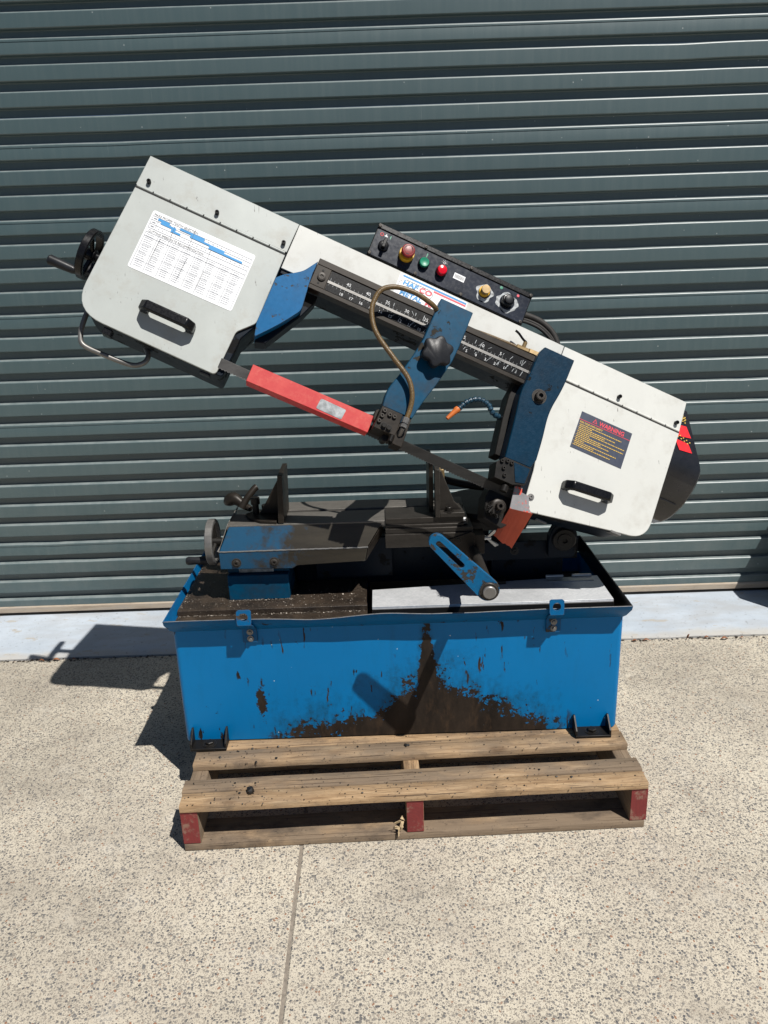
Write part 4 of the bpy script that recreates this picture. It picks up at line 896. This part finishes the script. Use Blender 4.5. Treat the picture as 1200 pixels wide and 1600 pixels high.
mh = P('belt_housing', 'housing', saw, housing, smooth=48)
P('housing_seam', 'black_worn', mh, lambda b: tube(b, [HD(.98, -.1585, .0925), HD(1.134, -.1585, .0925)], .0016, 6))
hw_ = .0292
stk = P('hazard_label', 'sticker_red', mh, lambda b: (b.faces.new([b.verts.new(HD(u, v, .0300 + (v + .045) * .0407 - .0016)) for u, v in ((1.040, .032), (1.062, .036), (1.085, .010), (1.040, .000))]), b.faces.new([b.verts.new(HD(u, v, .0300 + (v + .045) * .0407 - .0016)) for u, v in ((1.040, -.008), (1.082, -.008), (1.100, -.029), (1.062, -.034))])), smooth=0)
def zig(b):
    for (u0, v0, u1, v1, n) in ((1.045, .003, 1.088, -.008, 8), (1.040, .060, 1.047, .046, 5), (1.047, .058, 1.055, .044, 5)):
        for k in range(n):
            t = k / n; u = u0 + (u1 - u0) * t; v = v0 + (v1 - v0) * t + (.003 if k % 2 else -.003); w = .0300 + (v + .045) * .0407 - .0022
            q4(b, HD, u, u + .0036, v - .0015, v + .0015, w)
P('label_print', 'ink_yellow', stk, zig, smooth=0)
# ---- sliding guide arm with star knob, roller block
arm = P('guide_arm', 'blue', saw, lambda b: prism(b, HD, rounded([(.3015, .032), (.3885, .032), (.3865, -.065), (.3835, -.105), (.368, -.177), (.352, -.230), (.342, -.2795), (.2645, -.2795), (.2605, -.236), (.276, -.187), (.292, -.115), (.2975, -.08)], {4: .02, 5: .02, 8: .02, 9: .03, 10: .02}), -.066, -.0325), .002)
P('arm_clamp', 'blue_dark', arm, lambda b: box(b, HD, .306, .386, -.085, -.0695, -.0324, .02), .001)
def star(b):
    c = HD(.3375, -.1085, -.066); pts = []
    for k in range(72):
        t = 2 * math.pi * k / 72; r = .0365 + .0042 * math.cos(6 * t + 2.6); pts.append((r * math.cos(t), r * math.sin(t)))
    f = Fr(c, HD.U, HD.V, -HD.W); rows = []
    for w, s in ((.006, .86), (.012, .97), (.026, 1.0), (.032, .95), (.034, .86)): rows.append([b.verts.new(f(u * s, v * s, w)) for u, v in pts])
    for A, B in zip(rows, rows[1:]):
        for k in range(72): b.faces.new((A[k], A[(k + 1) % 72], B[(k + 1) % 72], B[k]))
    b.faces.new(rows[-1]); b.faces.new(rows[0][::-1]); lathe(b, c, -HD.W, [(-.002, .014), (.0062, .014)], 18)
P('star_knob', 'black_worn', arm, star, smooth=40)
gb = P('guide_block', 'steel_bar', arm, lambda b: (prism(b, HD, [(.264, -.2805), (.318, -.2805), (.318, -.337), (.262, -.337)], -.072, -.006), prism(b, HD, [(.2955, -.281), (.342, -.2805), (.344, -.354), (.3185, -.354), (.3185, -.3375), (.2955, -.3375)], -.062, -.006), prism(b, HD, [(.262, -.285), (.255, -.290), (.256, -.312), (.262, -.316)], -.05, -.02)), .0015)
for (u, v) in ((.273, -.290), (.288, -.2945), (.300, -.2945), (.2715, -.3035), (.2695, -.318)): bolt(gb, HD(u, v, -.072), -HD.W, .0052, .006, 'steel_dark', 'socket_screw', False, False, True)
for (u, v) in ((.284, -.3245), (.297, -.326)): bolt(gb, HD(u, v, -.072), -HD.W, .0058, .009, 'grime', 'roller_stud', False, True, False)
P('block_patch', 'blue_dark', arm, lambda b: box(b, HD, .302, .334, -.300, -.2815, -.0655, -.0625), .001)
P('roller', 'grime', gb, lambda b: (cyl(b, HD(.300, -.345, -.050), HD(.300, -.345, -.012), .009, 16), cyl(b, HD(.312, -.336, -.066), HD(.312, -.352, -.066), .006, 12)))
# ---- fixed guide arm at the drive side
ra = P('fixed_arm', 'blue_dark', saw, lambda b: prism(b, HD, rounded([(.5935, .036), (.678, .036), (.6745, -.045), (.6605, -.119), (.6685, -.19), (.6715, -.245), (.6635, -.2705), (.593, -.2715), (.5835, -.17), (.5735, -.099), (.580, -.054), (.584, .013)], {2: .03, 3: .03, 4: .02, 8: .02, 9: .02, 10: .02}), -.052, -.0045), .0025)
P('arm_bracket', 'grime', ra, lambda b: prism(b, HD, [(.575, -.0), (.60, .0), (.60, -.26), (.578, -.26), (.566, -.17), (.560, -.10)], -.0044, .05), .002)
bolt(ra, HD(.6225, -.092, -.052), -HD.W, .0125, .014, 'steel_dark', 'arm_bolt', False, True, True)
g2 = P('guide_block', 'grime', ra, lambda b: (prism(b, HD, [(.592, -.2725), (.6635, -.2725), (.663, -.318), (.632, -.330), (.583, -.330), (.575, -.292)], -.060, -.006), cyl(b, HD(.620, -.334, -.045), HD(.620, -.352, -.045), .010, 14)), .0015)
P('block_patch', 'blue_dark', g2, lambda b: prism(b, HD, [(.616, -.276), (.661, -.276), (.6605, -.316), (.636, -.322)], -.0615, -.0602), .0006)
for (u, v) in ((.600, -.280), (.612, -.281), (.597, -.300), (.605, -.316), (.587, -.285)): bolt(g2, HD(u, v, -.060), -HD.W, .0048, .006, 'grime', 'socket_screw', False, False, True)
P('brush_hub', 'steel_bar', g2, lambda b: (lathe(b, HD(.626, -.388, -.02), -HD.W, [(-.02, .020), (.012, .020), (.014, .017), (.014, .010), (.03, .009), (.03, .005), (.02, .004), (.02, 0)], 24)))
def brush(b):
    rr = random.Random(4)
    for k in range(150):
        t = rr.uniform(2.6, 5.6); r0 = .016; r1 = rr.uniform(.022, .030); w = rr.uniform(-.02, .01) - .02
        p0 = HD(.626 + r0 * math.cos(t), -.388 + r0 * math.sin(t), w); p1 = HD(.626 + r1 * math.cos(t + .3), -.388 + r1 * math.sin(t + .3), w + rr.uniform(-.005, .005))
        s = HD.U * .0005; b.faces.new([b.verts.new(p0 - s), b.verts.new(p0 + s), b.verts.new(p1 + s), b.verts.new(p1 - s)])
P('wire_brush', 'grime', g2, brush, smooth=0)
P('brush_mount', 'grime', ra, lambda b: prism(b, HD, [(.60, -.33), (.70, -.34), (.70, -.38), (.66, -.43), (.61, -.42), (.595, -.37)], .0, .06), .002)
# orange chip guard under the drive-side guide
og = P('chip_guard', 'chipped_grey', saw, lambda b: prism(b, HD, [(.6465, -.3225), (.667, -.3205), (.6695, -.3315), (.690, -.3335), (.7005, -.362), (.712, -.3715), (.6535, -.3815)], -.034, -.031), .0008)
def skirt(b):
    A, B = HD(.6535, -.3815, -.034), HD(.7135, -.3715, -.034)
    C = A + Vector((-.034, .030, -.083)); D = B + Vector((-.045, .030, -.101)); n_ = 8; rr = random.Random(6); top = []; bot = []
    for k in range(n_ + 1):
        t = k / n_; top.append(A.lerp(B, t)); bot.append(C.lerp(D, t) + Vector((0, 0, rr.uniform(-.0035, .0035))))
    th = Vector((.0, .0025, .0005))
    va = [b.verts.new(p) for p in top]; vb = [b.verts.new(p) for p in bot]; vc = [b.verts.new(p + th) for p in top]; vd = [b.verts.new(p + th) for p in bot]
    for k in range(n_):
        for X, Y in ((va, vb), (vd, vc), (vb, vd), (vc, va)): b.faces.new((X[k], X[k + 1], Y[k + 1], Y[k]))
    b.faces.new((va[0], vb[0], vd[0], vc[0])); b.faces.new((va[-1], vc[-1], vd[-1], vb[-1]))
P('guard_skirt', 'orange_paint', og, skirt, smooth=0)
# ---- red blade guard (folded channel)
rg = P('blade_guard', 'red_paint', saw, lambda b: (box(b, HD, -.054, .2575, -.345, -.3015, -.0320, -.0300), box(b, HD, -.054, .2575, -.3032, -.3015, -.0299, .012), box(b, HD, -.054, .2575, -.345, -.3433, -.0299, .012)), .0012)
P('guard_label', 'plate_grey', rg, lambda b: prism(b, HD, rounded([(.124, -.3125), (.190, -.3145), (.187, -.3415), (.121, -.3395)], .004, 3), -.0328, -.0321))
# ---- blade with teeth, upright between the guides
def blade(b):
    bv = vp_; th = Vector((0, .0009, 0)); P0, P1 = HD(-.13, -.3235, -.004), HD(.665, -.341, -.004)
    N = 210
    for s in (0, 1):
        pass
    top = []; bot = []
    for k in range(N + 1):
        t = k / N; c = P0.lerp(P1, t); u_ = -.13 + .795 * t
        tw_ = 1 - min(1, max(0, (u_ + .03) / .25)); dirv = (bv * (1 - tw_) + HD.V * tw_).normalized()
        top.append(c + dirv * .0135); bot.append(c - dirv * (.0135 if k % 2 else .0108))
    va = [b.verts.new(p) for p in top]; vb = [b.verts.new(p) for p in bot]; vc = [b.verts.new(p + th) for p in top]; vd = [b.verts.new(p + th) for p in bot]
    for k in range(N):
        for X, Y in ((va, vb), (vd, vc), (vb, vd), (vc, va)): b.faces.new((X[k], X[k + 1], Y[k + 1], Y[k]))
P('saw_blade', 'blade', saw, blade, smooth=0)
# ---- coolant hose, valve and nozzle
P('coolant_hose', 'hose', saw, lambda b: tube(b, smoothpath([HD(.312, .002, -.040), HD(.292, .000, -.075), HD(.262, .004, -.084), HD(.233, .0065, -.086), HD(.190, .001, -.085), HD(.160, -.018, -.083), HD(.1515, -.050, -.081), HD(.158, -.085, -.08), HD(.186, -.125, -.081), HD(.246, -.165, -.083), HD(.295, -.196, -.084), HD(.319, -.230, -.083), HD(.327, -.262, -.08), HD(.328, -.292, -.078)], 8), .0062, 14))
P('hose_fitting', 'steel', saw, lambda b: (lathe(b, HD(.3278, -.287, -.078), -HD.V, [(0, 0), (0, .0085), (.014, .0085), (.0142, .0065), (.018, .0065), (.0182, .0095), (.025, .0095), (.025, 0)], 8), tube(b, [HD(.328, -.312, -.078), HD(.328, -.325, -.066), HD(.328, -.33, -.05)], .006, 10)))
P('drain_pipe', 'hose', saw, lambda b: tube(b, smoothpath([HD(.392, .009, -.020), HD(.45, .0165, -.016), HD(.505, .0205, -.014), HD(.536, .0215, -.014)], 5), .0048, 10))
vl = P('coolant_valve', 'brass', saw, lambda b: (cyl(b, HD(.532, .0215, -.014), HD(.566, .0225, -.014), .0075, 8), cyl(b, HD(.550, .0225, -.014), HD(.550, .042, -.018), .0055, 10), cyl(b, HD(.566, .0225, -.014), HD(.592, .0235, -.014), .010, 6)))
P('valve_lever', 'black', vl, lambda b: tube(b, smoothpath([HD(.551, .042, -.018), HD(.540, .044, -.022), HD(.523, .052, -.026), HD(.513, .0545, -.027)], 4), .0032, 8))
nz = [HD(.586, -.140, .03), HD(.563, -.155, .025), HD(.541, -.154, .02), HD(.524, -.139, .02), HD(.496, -.136, .02), HD(.471, -.153, .02), HD(.456, -.179, .02)]
nzp = smoothpath(nz, 8)
def beads(b):
    L = 0; acc = 0; ps = []
    for i in range(len(nzp) - 1):
        acc += (nzp[i + 1] - nzp[i]).length
        if acc >= .0088: ps.append((nzp[i + 1], (nzp[i + 1] - nzp[i]).normalized())); acc = 0
    for p, d in ps: lathe(b, p - d * .0055, d, [(0, 0), (0, .0045), (.003, .0075), (.0075, .0075), (.0085, .0058), (.011, .0058), (.011, 0)], 12)
nzo = P('coolant_nozzle', 'nozzle_blue', saw, beads)
P('nozzle_tip', 'orange_tip', nzo, lambda b: lathe(b, HD(.454, -.181, .02), (HD(.433, -.223, .02) - HD(.454, -.181, .02)), [(0, 0), (0, .0085), (.006, .009), (.010, .0075), (.040, .0050), (.040, .003), (.03, .003), (.03, 0)], 14))

# ================================================================== LOOSE THINGS
def lump(name, c, r, mat, label, cat, seed, flat=.6, n=2):
    b = NB(); bmesh.ops.create_icosphere(b, subdivisions=n, radius=1)
    for v in b.verts:
        k = 1 + .45 * mnoise.noise(v.co * 1.7 + Vector((seed, 0, 0))); v.co = Vector(c) + Vector((v.co.x * r[0], v.co.y * r[1], v.co.z * r[2])) * k
    return tag(part(name, b, mat, None, 0, 0), label, cat)
lump('grease_lump', (-.360, 1.618, .145), (.010, .011, .008), 'lump', 'black greasy lump lying on the front pallet board', 'lump', 3)
for k, (x, y, r) in enumerate(((-.405, 1.655, .0035), (-.352, 1.652, .003), (-.378, 1.64, .002))):
    tag(lump('grease_crumb', (x, y, .140), (r, r, r * .6), 'lump', '', 'crumb', k + 9, n=1), ('black greasy crumb on the front pallet board, left of the lump', 'black greasy crumb on the front pallet board, behind the lump', 'tiny black speck on the front pallet board near the lump')[k], 'crumb')
lump('paint_lump', (.04, 1.79, .1415), (.008, .005, .003), 'lump', 'flat black blob on the second pallet board below the tank', 'blob', 21)
def scrap(b):
    rr = random.Random(12)
    for (x, z, a, L, w_) in ((.003, .044, .3, .018, .010), (.012, .036, 1.2, .016, .009), (.000, .026, -.4, .015, .008), (.014, .050, 2.0, .012, .007), (.004, .014, 1.5, .022, .004), (.010, .022, .9, .014, .008)):
        c, s = math.cos(a), math.sin(a); y = 1.586 + rr.uniform(-.005, .005)
        q = []
        for (p_, r_) in ((-L / 2, -w_ / 2), (L / 2, -w_ / 3), (L / 2 * .8, w_ / 2), (-L / 2, w_ / 3)): q.append((x + .006 + p_ * c - r_ * s, y + rr.uniform(-.004, .004), z + .016 + p_ * s + r_ * c))
        hexa(b, [Vector(t_) for t_ in q] + [Vector(t_) + Vector((0, .002, 0)) for t_ in q])
tag(P('wood_splinter', 'scrap', None, scrap, smooth=0), 'pale splintered wood chip caught beside the middle pallet bearer', 'splinter')
leaves = [(1.127, 2.588, .030, 70, .022), (.928, 2.588, .022, 10, .006), (.972, 2.590, .026, -8, .005), (1.262, 2.580, .030, 20, .007), (1.20, 2.592, .024, -25, .008), (1.33, 2.583, .018, 40, .006), (-1.255, 2.592, .030, 8, .006), (-1.31, 2.590, .024, -15, .006), (-1.19, 2.594, .020, 20, .005)]
names_ = ['curled brown leaf standing upright against the sill right of the tank', 'small reddish leaf in the sill joint nearest the tank', 'thin brown leaf in the sill joint, second from the tank', 'long tan leaf in the sill joint at far right', 'dry leaf in the sill joint left of the long tan leaf', 'tiny dark leaf in the sill joint at the right picture edge', 'middle one of three brown leaves in the sill joint at left', 'leftmost of three brown leaves in the sill joint at left', 'rightmost of three brown leaves in the sill joint at left']
for (x, y, L, a, hgt), nm in zip(leaves, names_):
    def leaf(b):
        rows = []
        for k in range(7):
            t = k / 6; w_ = L * .26 * math.sin(math.pi * min(.97, max(.04, t))) ; px = x + math.cos(R(a)) * L * (t - .5); z = .003 + hgt * (t if hgt > .01 else math.sin(math.pi * t) * .8)
            rows.append([b.verts.new((px, y - w_ * .8, z + w_ * .4)), b.verts.new((px, y, z)), b.verts.new((px, y + w_ * .6, z + w_ * .6))])
        for A, B in zip(rows, rows[1:]):
            for i in range(2): b.faces.new((A[i], A[i + 1], B[i + 1], B[i]))
    o = P('dry_leaf', 'leaf', None, leaf, smooth=60); sm_ = o.modifiers.new('t', 'SOLIDIFY'); sm_.thickness = .0006; tag(o, nm, 'leaf', 'leaves in the sill joint')
# swarf and grit fallen on the pallet boards
def grit(b):
    rr = random.Random(8)
    for k in range(520):
        x = rr.uniform(-.53, .60); y = rr.choice((rr.uniform(1.58, 1.675), rr.uniform(1.745, 1.835), rr.uniform(1.58, 1.675))); s = rr.uniform(.0008, .0026) if rr.random() < .93 else rr.uniform(.003, .0045)
        if abs(x + .45) < .14 or rr.random() < .5:
            p = Vector((x, y + .0262 * (x - .03), .1385 + s * .3)); a = rr.uniform(0, 6.28)
            vs_ = [b.verts.new(p + Vector((math.cos(a + t) * s, math.sin(a + t) * s, rr.uniform(-.2, .5) * s))) for t in (0, 1.5, 3.1, 4.6)] + [b.verts.new(p + Vector((0, 0, s * .8)))]
            for i in range(4): b.faces.new((vs_[i], vs_[(i + 1) % 4], vs_[4]))
tag(P('pallet_grit', 'lump', None, grit, smooth=0, kind='stuff'), 'fine black grit scattered over the pallet boards', 'grit')
# low block added out of view, standing in for the curtain shadow's unseen caster
P('shadow_block', 'wall', None, lambda b: prism(b, XZ, rounded([(1.622, .016), (1.622, .462), (1.64, .472), (2.05, .472), (2.05, .016)], 0), 2.68, 2.94), .008)
tag(bpy.data.objects['shadow_block'], 'unseen low block added past the right picture edge to cast the shutter shadow', 'block')
